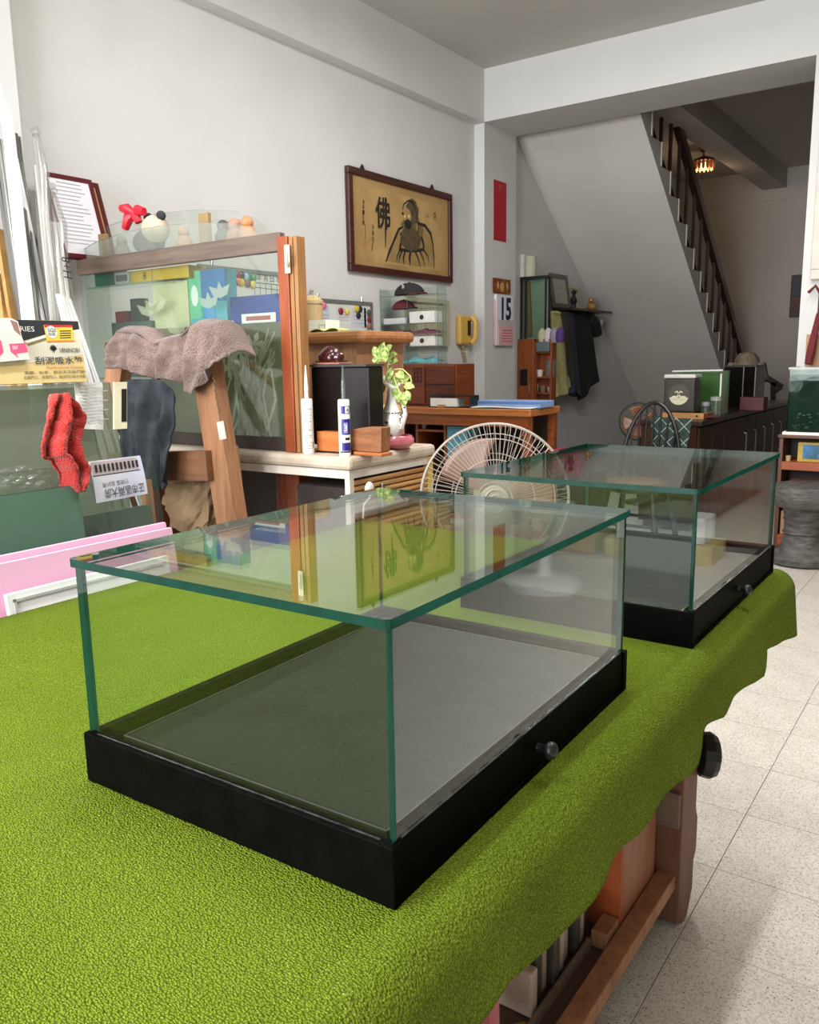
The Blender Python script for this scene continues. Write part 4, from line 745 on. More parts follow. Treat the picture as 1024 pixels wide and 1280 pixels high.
# drawer chest
yq = DY0+.13; x0, xm, x1 = dL+.005, wy(531, 480, yq).x, wy(569.5, 480, yq).x; zq0, zq1 = DZ+.001, wy(560, 455, yq).z
t = T('drawer_chest', 'reddish wooden drawer chest standing on the counter', 'chest', ((x0+x1)/2, yq, DZ)); cwm = wood('chest_wood', (134, 66, 34), (92, 42, 20), .35, 0, coat=.2)
ob('body', B(x0, x1, yq+.012, DY1-.05, zq0, zq1), cwm, t, bev=.004); zmid = (zq0+zq1)/2
for a, b in ((zq0+.012, zmid-.006), (zmid+.006, zq1-.012)): ob('drawer', B(xm+.012, x1-.012, yq, yq+.011, a, b), wood('chest_dark', (110, 52, 28), (74, 34, 18), .35, 0), t, bev=.003)
ob('door_panel', B(x0+.01, xm-.004, yq, yq+.011, zq0+.012, zq1-.012), cwm, t, bev=.003)
gr = MB()
for k in range(4): gr.box(xm-.085, xm-.02, yq-.004, yq-.0005, zq1-.03-k*.028, zq1-.022-k*.028)
for k in range(3): gr.box(xm-.085+k*.028, xm-.078+k*.028, yq-.004, yq-.0005, zq1-.115, zq1-.022)
ob('fret_ornament', gr, M('fret', (84, 38, 20), .5), t)
tag(ob('wood_chip', B(x1-.06, x1-.005, yq-.125, yq-.11, DZ+.001, DZ+.018), light_wood), 'small light wood offcut beside the drawer chest', 'block')
# acrylic rack on the chest
yr = DY0+.16; x0, x2 = max(wy(467, 400, yr).x, XW+.012), wy(547.5, 400, yr).x; xm = wy(509, 400, yr).x; z0 = zq1+.001; zt_ = wy(548, 356, yr).z; dep = .11
t = T('acrylic_rack', 'clear acrylic two-column rack of trays on the drawer chest', 'rack', ((x0+x2)/2, yr, z0)); AC = glass('acrylic', (247, 251, 249), haze=.03, hazecol=(150, 176, 172)); ac_e = M('acrylic_edge', (96, 112, 110), .3)
zsv = [wy(480, y, yr).z for y in (371, 388, 406, 421, 434, 442)]; zsv = [z for z in zsv if z > z0]
for x in (x0, xm, x2-.005): ob('side_panel', B(x, x+.005, yr, yr+dep, z0, zt_ if x != xm else zsv[0]-.005, em=(2, 1)), [AC, ac_e], t)
for z in zsv: ob('rack_shelf', B(x0+.005, x2-.005, yr, yr+dep, z-.004, z, em=(2,)), [AC, ac_e], t)
ob('back_panel', B(x0+.005, x2-.005, yr+dep-.004, yr+dep, z0, zt_), AC, t)
ob('foot_plate', B(x0-.0, x2+.01, yr-.01, yr+dep, z0-.0008, z0+.003), ac_e, t)
def cap(c, s, col, col2, label, rz):
    c = Vector(c); t = T('baseball_cap', label, 'cap', c, group='caps in the rack'); cr = Matrix.Rotation(rz, 3, 'Z')
    mb = MB().ball((0, 0, 0), .095*s, 18, 10, (1, 1.1, .80)); mb.v = [c+cr@Vector((v.x, v.y, max(v.z, 0)+.004)) for v in mb.v]; ob('crown', mb, M(col[0], col[1], .9, bump=.2, bs=150), t, smooth=True)
    bm_ = MB().grid(lambda u, v: c+cr@Vector(((u-.5)*.16*s*(1-.25*v*v), -(.07+.08*v*math.sin(math.pi*(.12+.76*u)))*s, .010-.012*(2*u-1)**2)), 14, 6); ob('brim', bm_, M(col2[0], col2[1], .9), t, smooth=True, solid=.004)
    ob('button', MB().ball(c+ZN*(.080*s), .006), M(col2[0], col2[1], .9), t); return t
ct = cap((x0+.20, yr+.06, zsv[0]+.001), 1.05, ('cap_black', (40, 38, 40)), ('cap_maroon', (110, 36, 50)), 'black cap with a maroon brim on top of the rack', R(75))
text('b', Vector((x0+.225, yr-.047, zsv[0]+.055)), XN, ZN, .03, white, ct)
cap((x0+.15, yr+.06, zsv[1]+.001), .80, ('cap_wine', (104, 34, 50)), ('cap_black', (40, 38, 40)), 'wine red cap with a black brim in the rack', R(80))
for k, (xa, xb, z, h, c, l, dots) in enumerate(((x0+.02, xm-.02, 2, .04, (214, 218, 220), 'stack of white cards in the left rack column', 0), (xm+.015, x2-.03, 2, .075, (232, 232, 228), 'white tray box with a dark round seal, upper in the rack', 1), (xm+.015, x2-.03, 4, .07, (234, 234, 230), 'white tray box with a dark round seal, lower in the rack', 1))):
    z = zsv[min(z, len(zsv)-1)]; t = T('tray_box', l, 'box', ((xa+xb)/2, yr, z)); ob('box_body', B(xa, xb, yr+.004, yr+.10, z+.001, z+h), M('trb%d' % k, c, .6), t, bev=.003)
    if dots: ob('seal', MB().lathe([(.016, 0), (.016, .001)], ((xa+xb)/2, yr+.003, z+h/2), 16, (0, -1, 0)), M('seal_dark', (60, 30, 34), .6), t)
for k, (xa, xb, zi, h, c, l) in enumerate(((x0+.02, xm-.01, 3, .06, (150, 104, 124), 'folded mauve shirt in the left rack column'), (xm+.012, x2-.02, 3, .055, (120, 70, 92), 'folded plum shirt in the right rack column'), (x0+.02, xm-.01, 4, .055, (140, 92, 108), 'folded dusky pink shirt low in the rack'), (xm-.06, x2-.01, -1, .055, (110, 186, 200), 'folded turquoise cloth at the foot of the rack'))):
    z = z0+.004 if zi == -1 else zsv[min(zi, len(zsv)-1)]
    mb = MB().grid(lambda u, v: Vector((xa+(xb-xa)*u, yr+.004+.095*v, z+.002+h*(.55+.45*noise.noise(Vector((u*4, v*3, k*3))))*math.sin(math.pi*min(1, max(0, .08+.84*u)))**.35*min(1, .25+v*5))), 22, 12); mb.grid(lambda u, v: Vector((xa+(xb-xa)*u, yr+.004+.095*v, z+.0015)), 2, 2)
    tag(ob('folded_shirt', mb, M('shirt%d' % k, c, .9, var=.25, vs=30, stretch=(1, 1, 3)), smooth=True), l, 'clothing', 'folded clothes in the rack')
# binders
x0, x1 = wy(540, 500, DY0+.05).x, wy(592, 505, DY0+.05).x; t = T('ring_binder', 'black ring binder lying on the counter', 'binder', (x0, DY0+.05, DZ)); hb_ = wy(575, 494, DY0+.05).z-DZ
ob('cover', MB().box(x0, x1, DY0+.01, DY0+.12, DZ+hb_-.006, DZ+hb_).box(x0, x1, DY0+.01, DY0+.12, DZ+.001, DZ+.006).box(x1-.006, x1, DY0+.01, DY0+.12, DZ+.006, DZ+hb_-.006), black, t, bev=.002); ob('pages', B(x0+.012, x1-.10, DY0+.015, DY0+.115, DZ+.007, DZ+hb_-.018), paper, t)
x0, x1 = wy(593, 500, DY0+.08).x, wy(673, 505, DY0+.08).x; t = T('blue_folder', 'long pale blue folder lying on the counter', 'folder', (x0, DY0+.08, DZ)); ob('folder_body', B(x0, x1, DY0+.10, DY0+.30, DZ+.001, DZ+.042), M('folder_blue', (130, 160, 206), .5), t, bev=.004); ob('edge', B(x0+.01, x1-.002, DY0+.097, DY0+.1, DZ+.026, DZ+.040), M('folder_dk', (88, 116, 170), .5), t)
pgr = MB().grid(lambda u, v: Vector((x0+.01+(x1-x0-.02)*u, DY0+.015+.08*v, DZ+.004+.006*u+.004*math.sin(u*5+v))), 12, 4); tag(ob('loose_papers', pgr, paper, solid=.004), 'loose white papers before the blue folder on the counter', 'paper')
tag(ob('green_sheet', B(x0+.012, x0+.16, DY0+.005, DY0+.014, DZ+.0008, DZ+.0028), M('green_card', (70, 120, 84), .7)), 'green card under the loose papers on the counter', 'paper')
# things on the floor right of the desk
tag(ob('dark_bin', B(dR+.05, dR+.30, DY1-.25, DY1+.05, .001, .55), M('bin_dark', (30, 28, 30), .5), bev=.02), 'dark bin on the floor at the end of the counter', 'bin')
tag(ob('pink_carton', B(dR+.04, dR+.22, DY1-.20, DY1-.05, .551, .70), M('bin_pink', (170, 40, 80), .5), bev=.004), 'deep pink carton on top of the dark bin', 'box')

# ------------------------------------------------------------------ wire cage fan behind the table
fc = wy(618, 622, 2.50); fn = Vector((.50, -.86, .06)).normalized(); a1 = fn.cross(ZN).normalized(); a2 = a1.cross(fn)*1.0
if a2.z < 0: a2 = -a2
t = T('cage_fan', 'large pedestal fan with a white wire cage and brown blades', 'fan', (fc.x, 2.62, 0)); FR = .255; wire = M('wire_white', (158, 148, 138), .35, var=.05)
def fp(th, r, h): return fc+(a1*math.cos(th)+a2*math.sin(th))*r+fn*h
def cage_h(r): return .075*math.sqrt(max(0, 1-(r/FR)**2))+.0
ob('rim_ring', MB().tube([fp(k*math.pi/36, FR, 0) for k in range(72)], .0048, 8, True), wire, t, smooth=True)
cg = MB()
for r in (.06, .135, .205): cg.tube([fp(k*math.pi/24, r, cage_h(r)) for k in range(48)], .0018, 5, True)
for k in range(84): cg.tube([fp(k*2*math.pi/84+.10*(1-r/FR), r, cage_h(r)) for r in (.05, .10, .16, .21, .24, FR)], .001, 4)
ob('front_grille', cg, wire, t, smooth=True)
cg = MB()
for r in (.07, .15, .22): cg.tube([fp(k*math.pi/24, r, -cage_h(r)*1.2) for k in range(48)], .0018, 5, True)
for k in range(60): cg.tube([fp(k*2*math.pi/60, r, -cage_h(r)*1.2) for r in (.06, .12, .18, .23, FR)], .001, 4)
ob('rear_grille', cg, wire, t, smooth=True)
for k in range(3):
    th = k*2.094+.75
    ob('blade', MB().grid(lambda u, v: fp(th+(u-.5)*(.75+.45*v)+.25*v, .045+.17*v*(1-.08*(2*u-1)**2), .028*(u-.5)-.01), 10, 8), M('fan_brown', (132, 102, 86), .4, var=.06), t, smooth=True, solid=.002)
ob('cap_badge', MB().lathe([(.05, .074), (.047, .082), (.03, .082), (.028, .079), (0, .079)], fc, 24, fn), wire, t, smooth=True)
ob('badge_swirl', MB().tube([fp(k*.4, .012+.003*k*.4, .083) for k in range(28)], .003, 6), wire, t)
ob('motor', MB().cyl(fc-fn*.22, fc-fn*.085, .06, .075), wire, t, smooth=True); pv = fc-fn*.15
ob('pole', MB().cyl((pv.x, pv.y, .03), (pv.x, pv.y, pv.z-.05), .02), wire, t, smooth=True); ob('base', MB().lathe([(.20, .001), (.20, .02), (.17, .04), (.03, .06)], (pv.x, pv.y, 0), 28), wire, t, smooth=True)

# ------------------------------------------------------------------ bench with pale top and ribbed side
BY0 = 2.20; bR = wy(437, 590, BY0).x; BZ = wy(437, 572, BY0).z; BY1 = wx(540, 565, bR).y; bL = -3.30
t = T('side_bench', 'bench cabinet with a pale worn top and ribbed bamboo side', 'cabinet', ((bL+bR)/2, BY0, 0)); top_m = M('worn_top', (214, 200, 182), .6, rgb2=(176, 158, 138), vs=7, bump=.3, bs=20)
ob('top', B(bL, bR+.012, BY0-.012, BY1+.012, BZ-.045, BZ), top_m, t, bev=.014)
ob('top_band', MB().box(bL, bR, BY0-.002, BY0+.012, BZ-.075, BZ-.046).box(bR-.012, bR-.0005, BY0+.0125, BY1, BZ-.075, BZ-.046), M('band_white', (226, 216, 204), .5), t)
ob('front_post', B(bR-.022, bR, BY0, BY0+.022, 0, BZ-.075), M('band_white', (226, 216, 204), .5), t); ob('rear_post', B(bR-.022, bR+.004, BY1-.03, BY1, 0, BZ-.046), M('post_yellow', (206, 176, 90), .5), t)
rib = wood('bamboo_rib', (206, 160, 100), (150, 102, 52), .45, 1); hr = .0205
for k in range(int((BZ-.08)/hr)):
    z = .005+k*hr; ob('rib', MB().prism([(bR-.012, BY0+.022, z), (bR-.004, BY0+.022, z+.001), (bR+.001, BY0+.022, z+.006), (bR+.001, BY0+.022, z+.012), (bR-.004, BY0+.022, z+hr-.003), (bR-.012, BY0+.022, z+hr-.002)], (0, BY1-BY0-.054, 0)), rib, t)
ob('back_board', B(bL, bR-.02, BY1-.02, BY1-.01, 0, BZ-.05), M('bench_dark', (48, 36, 30), .7), t); ob('floor_board', B(bL, bR-.02, BY0+.02, BY1-.02, .08, .10), dark_wood, t); ob('inner_post', B(-2.26, -2.14, BY0+.12, BY0+.20, .1, BZ-.05), red_wood, t); ob('end_board', B(bL, bL+.02, BY0, BY1-.02, 0, BZ-.046), red_wood, t)
pbx = MB().box(-2.08, -1.83, BY0+.03, BY1-.08, .101, BZ-.11)
t = T('wrapped_parcel', 'dark parcel in clear plastic under the bench', 'parcel', (-1.95, BY0+.1, .1)); ob('parcel', pbx, M('parcel_dark', (52, 40, 36), .6, var=.25, vs=9), t, bev=.02)
fm_ = MB().grid(lambda u, v: Vector((-2.09+.27*u, BY0+.022-.006*abs(noise.noise(Vector((u*9, v*9, 0)))), .12+(BZ-.23)*v)), 30, 24); ob('film_wrap', fm_, glass('thin_wrap', (240, 238, 236), rough=.1, f0=.02, haze=.02), t, smooth=True)
wd_ = MB().lathe([(.022, 0), (.025, .004), (.02, .01), (.008, .014), (0, .014)], (bR+.002, BY0+.10, BZ-.12), 16, XN)
t = T('adhesive_hook', 'white adhesive hook with a wire on the ribbed bench side', 'hook', (bR, BY0+.1, BZ-.12)); ob('plate', wd_, white, t, smooth=True); ob('hook_wire', MB().tube([(bR+.012, BY0+.10, BZ-.125), (bR+.02, BY0+.085, BZ-.15), (bR+.012, BY0+.06, BZ-.17), (bR+.01, BY0+.055, BZ-.22)], .004, 6), white, t, smooth=True)
t = T('chrome_hook', 'narrow chrome bar fixed to the ribbed bench side', 'hook', (bR, BY0+.2, BZ-.15)); ob('bar', MB().box(bR+.002, bR+.012, BY0+.17, BY0+.19, BZ-.2, BZ-.11), chrome, t, bev=.003)

# caulk cartridges
def cartridge(px, py, nozzle, label, blue):
    p = wy(px, py, BY0+.035); x, y, z = p.x, BY0+.035, BZ+.0005; hB = .195; r_ = .0205
    t = T('caulk_cartridge', label, 'cartridge', (x, y, z), group='caulk cartridges on the bench')
    ob('tube', MB().lathe([(r_, 0), (r_, hB-.006), (r_*.9, hB), (.006, hB)], (x, y, z), 24), white, t, smooth=True)
    ob('nozzle', MB().lathe([(.0075, hB), (.0072, hB+.03), (.0085, hB+.0305), (.008, hB+.034), (.002, hB+.115), (0, hB+.118)], (x, y, z), 14), nozzle, t, smooth=True)
    d = Vector((0, 0, CAM_Z))-Vector((x, y, z)); d.z = 0; d.normalize(); ac = math.atan2(d.y, d.x)
    def patch(z0, z1, a0, a1_, mat, name='label', k=.0003): ob(name, MB().grid(lambda u, v: Vector((x+(r_+k)*math.cos(ac+a0+(a1_-a0)*u), y+(r_+k)*math.sin(ac+a0+(a1_-a0)*u), z+z0+(z1-z0)*v)), 8, 1), mat, t, smooth=True)
    if blue:
        nb_ = M('label_blue', (44, 38, 128), .4); patch(0.0123, 0.0173, -.9, 1.2, black); patch(0.0185, 0.0469, -.5, 1.3, nb_); patch(0.0740, 0.1283, -.5, 1.3, nb_); patch(0.1456, 0.1728, -.5, 1.3, nb_); patch(0.0790, 0.1160, -.1, .6, M('label_lilac', (150, 146, 200), .4), 'swirl', .0006); patch(0.1481, 0.1703, .2, 1.0, white, 'badge', .0006)
        c_ = Vector((x+r_*math.cos(ac+.6), y+r_*math.sin(ac+.6), z)); rg = Vector((-math.sin(ac+.6), math.cos(ac+.6), 0)); text('A', c_+ZN*.159+Vector((math.cos(ac+.6), math.sin(ac+.6), 0))*.001, rg, ZN, .012, black, t)
        c_ = Vector((x+(r_+.001)*math.cos(ac+.2), y+(r_+.001)*math.sin(ac+.2), z+.098)); text('3', c_, Vector((-math.sin(ac+.2), math.cos(ac+.2), 0)), ZN, .022, white, t)
        patch(0.0555, 0.0642, .1, 1.0, black, 'print')
    else:
        pg = M('print_grey', (150, 146, 140), .7, rgb2=(226, 224, 218), vs=160)
        for zz in (.014, .022, .03, .046, .052, .066, .074, .08, .090, .1, .108, .118, .126): patch(zz*1.234, zz*1.234+.004+.003*(int(zz*1000) % 3 == 0), -.9, .8, pg, 'print')
        patch(0.0197, 0.0420, .9, 1.1, black, 'print')
cartridge(386, 567, M('nozzle_white', (236, 236, 230), .4), 'white caulk cartridge with a pale nozzle beside the wooden post', False)
cartridge(431.5, 567, glass('nozzle_clear', (200, 204, 208), haze=.3, hazecol=(170, 172, 174)), 'caulk cartridge with a blue label and clear nozzle on the bench', True)

# dark box, ornament, blocks, planter
yb = BY0+.14; x0, x1 = wy(390, 500, yb).x, wy(461, 500, yb).x; zb1 = wy(425, 457, yb).z
t = T('lacquer_box', 'tall black lacquered box on the bench behind the cartridges', 'box', ((x0+x1)/2, yb, BZ)); lac = M('lacquer', (26, 18, 17), .38, var=.25, vs=5, spec=.25)
xc = wy(432, 500, yb).x
ob('body', MB().prism([(x0, yb, BZ+.02), (xc, yb-.012, BZ+.02), (x1, yb+.005, BZ+.02), (x1, yb+.09, BZ+.02), (x0, yb+.09, BZ+.02)], (0, 0, zb1-BZ-.024)), lac, t, bev=.006); ob('rim', B(x0-.004, x1+.003, yb-.014, yb+.094, zb1-.004, zb1+.004), M('rim_grey', (70, 70, 70), .3), t); ob('foot', B(x0+.01, x1-.02, yb+.01, yb+.08, BZ+.0005, BZ+.02), black, t)
za = zb1+.0045; t = T('carved_ornament', 'dark red carved ornament on a flat plate atop the black box', 'ornament', (xc-.03, yb+.06, za)); oc = Vector((wy(415, 450, yb+.045).x, yb+.045, za)); rd = M('rosewood', (72, 18, 18), .25, var=.3, vs=40, coat=.4)
ob('plate', B(oc.x-.062, oc.x+.066, yb+.005, yb+.085, za, za+.007), M('plate_pink', (170, 110, 90), .5), t, bev=.002)
om = MB().ball(oc+Vector((-.005, 0, .032)), .04, 18, 10, (1.05, .8, .85)).ball(oc+Vector((.035, -.005, .024)), .022, 12, 8).ball(oc+Vector((-.042, 0, .02)), .02, 12, 8).ball(oc+Vector((.01, -.02, .022)), .022, 12, 8)
for k, v in enumerate(om.v): om.v[k] = v+Vector((noise.noise(v*60), noise.noise(v*60+XN*3), noise.noise(v*60+YN*5)))*.005
ob('carving', om, rd, t, smooth=True); ob('stand', B(oc.x-.055, oc.x+.05, yb+.015, yb+.075, za+.0072, za+.014), rd, t, bev=.003)
yb2 = BY0+.08; x0, x1 = wy(396, 550, yb2).x, wy(424, 550, yb2).x
tag(ob('wood_block', B(x0, x1, yb2, yb2+.045, BZ+.006, BZ+.076), wood('orange_block', (206, 128, 70), (176, 96, 44), .5, 0), bev=.002), 'orange wooden block between the two caulk cartridges', 'block')
tag(ob('black_slip', B(x0-.004, x1+.06, yb2-.002, yb2+.05, BZ+.0005, BZ+.0055), black), 'thin black strip under the orange block', 'strip')
x0, x1 = wy(440, 550, yb2).x, wy(479, 550, yb2).x
t = T('bark_offcut', 'rough wooden offcut on a small slab beside the blue-labelled cartridge', 'block', ((x0+x1)/2, yb2, BZ)); ob('slab', MB().prism([(x0+.02, yb2-.02, BZ+.001), (x1+.01, yb2-.025, BZ+.001), (x1+.01, yb2+.04, BZ+.001), (x0+.01, yb2+.04, BZ+.001)], (0, 0, .012)), wood('slab_wood', (200, 128, 76), (160, 90, 48), .5, 0), t, bev=.003)
zo = wy(460, 535, yb2).z
ob('log', MB().prism([(x0, yb2-.005, BZ+.014), (x1, yb2-.015, BZ+.014), (x1+.003, yb2-.014, zo+.004), (x0+.06, yb2-.008, zo+.002), (x0, yb2-.003, zo-.008)], (0, .055, 0)), wood('offcut', (168, 112, 70), (110, 64, 36), .55, 0), t, bev=.003)
# planter: pink dish, white vase, pothos
pc = wy(496, 562, BY0+.31); pc = Vector((pc.x, BY0+.31, BZ)); kx = .048
t = T('pink_dish', 'pink glazed ceramic dish under the white vase', 'dish', pc); ob('bowl', MB().lathe([(.03, .001), (.046, .004), (.066, .02), (.066, .038), (.057, .050), (.05, .050), (.057, .03), (.045, .014), (0, .012)], pc, 28), M('pink_glaze', (206, 112, 126), .2, var=.1, coat=.5), t, smooth=True)
for k in range(3): ob('foot', MB().cyl(pc+Vector((.03*math.cos(k*2.1), .03*math.sin(k*2.1), .0002)), pc+Vector((.03*math.cos(k*2.1), .03*math.sin(k*2.1), .006)), .006), M('pink_glaze', (206, 112, 126), .2), t)
v0 = pc+Vector((-.020, 0, .0145)); hv = wy(490, 470, BY0+.31).z-v0.z
t = T('porcelain_vase', 'white porcelain vase with handles and dark floral decoration', 'vase', v0); por = M('porcelain', (232, 230, 224), .15, var=.02, coat=.5)
ob('body', MB().lathe([(.022, 0), (.034, hv*.10), (.044, hv*.24), (.043, hv*.36), (.032, hv*.48), (.018, hv*.62), (.013, hv*.76), (.013, hv*.90), (.022, hv), (.018, hv), (.011, hv*.9), (0, hv*.88)], v0, 28), por, t, smooth=True)
ob('spout', MB().tube([v0+Vector((.038, 0, hv*.25)), v0+Vector((.060, 0, hv*.45)), v0+Vector((.052, 0, hv*.72))], [.014, .010, .006]), por, t, smooth=True); ob('handle', MB().tube([v0+Vector((-.036, 0, hv*.30)), v0+Vector((-.058, 0, hv*.55)), v0+Vector((-.05, 0, hv*.92)), v0+Vector((-.03, 0, hv*.98)), v0+Vector((-.012, 0, hv*.88))], .0065), por, t, smooth=True); ob('collar', MB().tube([v0+Vector((.03*math.cos(k*.3), .03*math.sin(k*.3), hv*.86+.006*math.sin(k*.9))) for k in range(21)], .007, 8, True), por, t, smooth=True)
dk = M('glaze_brown', (60, 44, 40), .25)
for k in range(9): a = -2.6+k*.35; ob('glaze_dot', MB().ball(v0+Vector((.034*math.cos(a), .034*math.sin(a), hv*.47)), .004, 8, 6, (1, 1, .6)), dk, t)
for k in range(7): a = -2.1+.17*k; r_ = .0435; ob('glaze_leaf', MB().ball(v0+Vector((r_*math.cos(a), r_*math.sin(a), hv*(.24+.10*math.sin(k*1.9)))), .007, 8, 6, (1, 1, .7)), dk, t)
for k in range(12): s = k/11; c_ = v0+Vector((.038+.022*s+.004*math.sin(k*2.4), -.010, hv*(.25+.30*s))); ob('glaze_dot', MB().ball(c_, .0035, 6, 4), dk, t)
ob('dark_stripe', MB().grid(lambda u, v: v0+Vector(((.0135+.02*(1-v)**2)*math.cos(3.7+.6*u)*1.06, (.0135+.02*(1-v)**2)*math.sin(3.7+.6*u)*1.06, hv*(.47+.33*v))), 3, 6), dk, t)
t = T('pothos_plant', 'variegated pothos trailing from the white vase', 'plant', v0+ZN*hv); vm = M('vine', (190, 196, 110), .6); lm = M('pothos_leaf', (206, 214, 130), .5, rgb2=(70, 116, 36), vs=80)
tp = v0+ZN*(hv*.96)
def q(px, py, dy=0): return wy(px, py, BY0+.31+dy)
vines = [[tp, q(478, 470), q(472, 455), q(476, 445)], [tp, q(484, 466), q(486, 450), q(482, 440)], [tp, q(490, 462, -.02), q(503, 461, -.03), q(513, 470, -.03), q(515, 480, -.03), q(508, 487, -.03)], [tp, q(492, 470, -.04), q(497, 484, -.05), q(501, 492, -.05)], [tp, q(480, 475, -.03), q(473, 474, -.04)]]
for v_ in vines: ob('stem', MB().tube([lerp_poly(v_, k/10) for k in range(11)], .0022, 6), vm, t, smooth=True)
def leaf(c, d, s, tilt):
    c = Vector(c); d = Vector(d).normalized(); w_ = d.cross(Vector((.3, -.8, .5))).normalized(); n_ = w_.cross(d)
    ob('leaf', MB().grid(lambda u, v: c+d*(s*v)+w_*(s*.42*(2*u-1)*math.sin(math.pi*min(1, .08+v*.92))**.7*(1-.25*v))+n_*(s*.14*(2*u-1)**2-s*.2*v*v), 6, 8), lm, t, smooth=True)
for px, py, dx, dz, s in ((473, 446, -.3, 1, .036), (478, 443, .3, 1, .038), (484, 440, .8, .6, .036), (488, 446, 1, .3, .034), (475, 452, -.8, .3, .034), (480, 452, .2, .8, .04), (486, 455, .6, .5, .03), (474, 474, -.5, -.6, .040), (478, 478, -.2, -1, .036), (492, 464, -.4, -.4, .036), (497, 466, .6, -.3, .034), (500, 470, .5, .2, .03), (497, 482, -.3, -.8, .036), (502, 478, .8, .5, .04), (506, 482, .9, -.1, .034), (500, 490, .1, -.9, .034), (506, 490, .7, -.7, .034), (498, 494, .9, -.3, .036), (471, 458, -.4, -.7, .03), (476, 448, .1, 1, .04), (483, 447, -.2, .9, .036), (490, 452, .9, .1, .032), (470, 470, -.9, -.1, .032), (494, 470, .2, -.9, .034), (504, 494, .3, -.8, .036), (496, 488, -.7, -.5, .032), (487, 470, .3, .6, .03)): leaf(q(px, py, random.uniform(-.05, 0)), (dx, random.uniform(-.5, .1), dz), s*1.2, 0)
p = wy(484, 490, BY0+.46); tag(ob('yellow_pot', MB().lathe([(.05, .001), (.075, .06), (.08, .13), (.07, .15), (.062, .15), (.0, .13)], (p.x-.02, BY0+.45, BZ), 20), M('yellow_glaze', (216, 180, 88), .3), smooth=True), 'mustard yellow pot behind the white vase', 'pot')

# ------------------------------------------------------------------ light wooden counter behind the bench
YK = 2.95; kR = wy(455, 420, YK).x; kz1, kz0 = wy(430, 414, YK).z, wy(430, 429, YK).z; kL = -3.30
t = T('wood_counter', 'light wooden counter with a thick rounded top behind the black box', 'counter', ((kL+kR)/2, YK, 0)); lwm = wood('counter_wood', (186, 142, 108), (150, 104, 72), .5, 2); rw = wood('round_edge', (178, 122, 76), (140, 88, 48), .4, 0)
ob('top', B(kL, kR, YK-.02, YK+.40, kz0, kz1), rw, t, bev=.02); ob('body', B(kL, kR-.06, YK+.02, YK+.38, 0, kz0-.001), lwm, t)
tag(ob('green_paper', B(kR-.30, kR-.04, YK+.02, YK+.18, kz1+.0005, kz1+.003), M('green_pad', (176, 206, 160), .7)), 'pale green papers lying on the rounded wooden counter', 'paper')
p = wy(400, 413, YK+.02); tag(ob('yellow_notes', MB().grid(lambda u, v: Vector((p.x-.06+.18*u, YK+.01+.08*v, kz1+.004+.012*abs(math.sin(u*6)))), 14, 4), M('note_yellow', (216, 214, 130), .7), solid=.003), 'curled pale yellow notes at the edge of the wooden counter', 'paper')
p = wy(397, 402, YK+.06); t = T('white_box', 'white box with black characters on the wooden counter', 'box', p); xq0, xq1 = wy(386, 402, YK+.06).x, wy(407, 402, YK+.06).x; zq = wy(397, 400, YK+.06).z
ob('carton_body', B(xq0, xq1, YK+.06, YK+.16, kz1+.004, zq), white, t); text('(一)', Vector(((xq0+xq1)/2+.03, YK+.0592, (kz1+zq)/2)), XN, ZN, (zq-kz1)*.4, ink, t)
p = wy(388, 385, YK+.20); zz = wy(388, 369, YK+.2).z; t = T('bamboo_canister', 'pale bamboo canister with a lid on the wooden counter', 'canister', (p.x, YK+.22, kz1)); bm_ = wood('bamboo_can', (206, 184, 138), (176, 150, 104), .5, 2); rb_ = .055
ob('body', MB().lathe([(rb_*.95, .004), (rb_, .02), (rb_, (zz-kz1)*.78)], (p.x-.01, YK+.22, kz1), 24), bm_, t, smooth=True); ob('lid', MB().lathe([(rb_*1.08, (zz-kz1)*.78), (rb_*1.08, (zz-kz1)*.86), (rb_*.6, (zz-kz1)), (0, (zz-kz1))], (p.x-.01, YK+.22, kz1), 24), bm_, t, smooth=True)

# ------------------------------------------------------------------ glass cabinet with curved guard, standing on the bench
GY = 2.25; gL, gR = -3.32, wy(352, 320, GY).x; gz1 = wy(352, 300, GY).z; gz0 = wy(352, 317, GY).z
t = T('glass_cabinet', 'glass-fronted cabinet with a grey top rail and reddish corner post on the bench', 'cabinet', ((gL+gR)/2, GY, BZ)); rail_m = wood('rail_grey', (118, 100, 88), (84, 70, 62), .5, 0)
gtop = wy(220, 308, GY).z; gtop2 = gtop-.065
ob('top_rail', B(gL, gR, GY-.006, GY+.022, gtop2, gtop), rail_m, t, bev=.003); gB = wy(372, 400, GY+.16).x
ob('top_board', B(gL, gB, GY+.022, GY+.16, gtop-.018, gtop-.002), M('top_pale', (196, 196, 188), .6), t)
ob('front_pane', B(gL, gR, GY+.004, GY+.009, BZ+.05, gtop2-.001), G_DUSTY, t)
xe = wy(252, 450, GY).x; zet = wy(300, 405, GY).z
ob('etched_pane', B(xe-.33, gR-.004, GY+.0105, GY+.0145, BZ+.05, zet), G_ETCH, t)
ob('bottom_rail', B(gL, gR, GY-.004, GY+.03, BZ+.002, BZ+.05), M('rail_dark', (62, 52, 46), .5), t)
pw = wy(379, 430, GY).x
pst = ob('corner_post', B(gR, gR+(pw-gR)*.56, GY-.022, GY+.03, BZ+.001, gz1+.008), wood('post_red', (164, 84, 46), (128, 56, 28), .4, 2), t, bev=.002); ob('post_side', B(gR+(pw-gR)*.56, pw, GY-.014, GY+.03, BZ+.001, gz1+.006), wood('post_tan', (176, 128, 78), (140, 94, 52), .5, 2), t, bev=.002); xg_ = gR+(pw-gR)*.8
ob('post_groove', B(xg_-.002, xg_+.002, GY-.0146, GY-.0138, BZ+.001, gz1), M('groove', (70, 44, 26), .7), t)
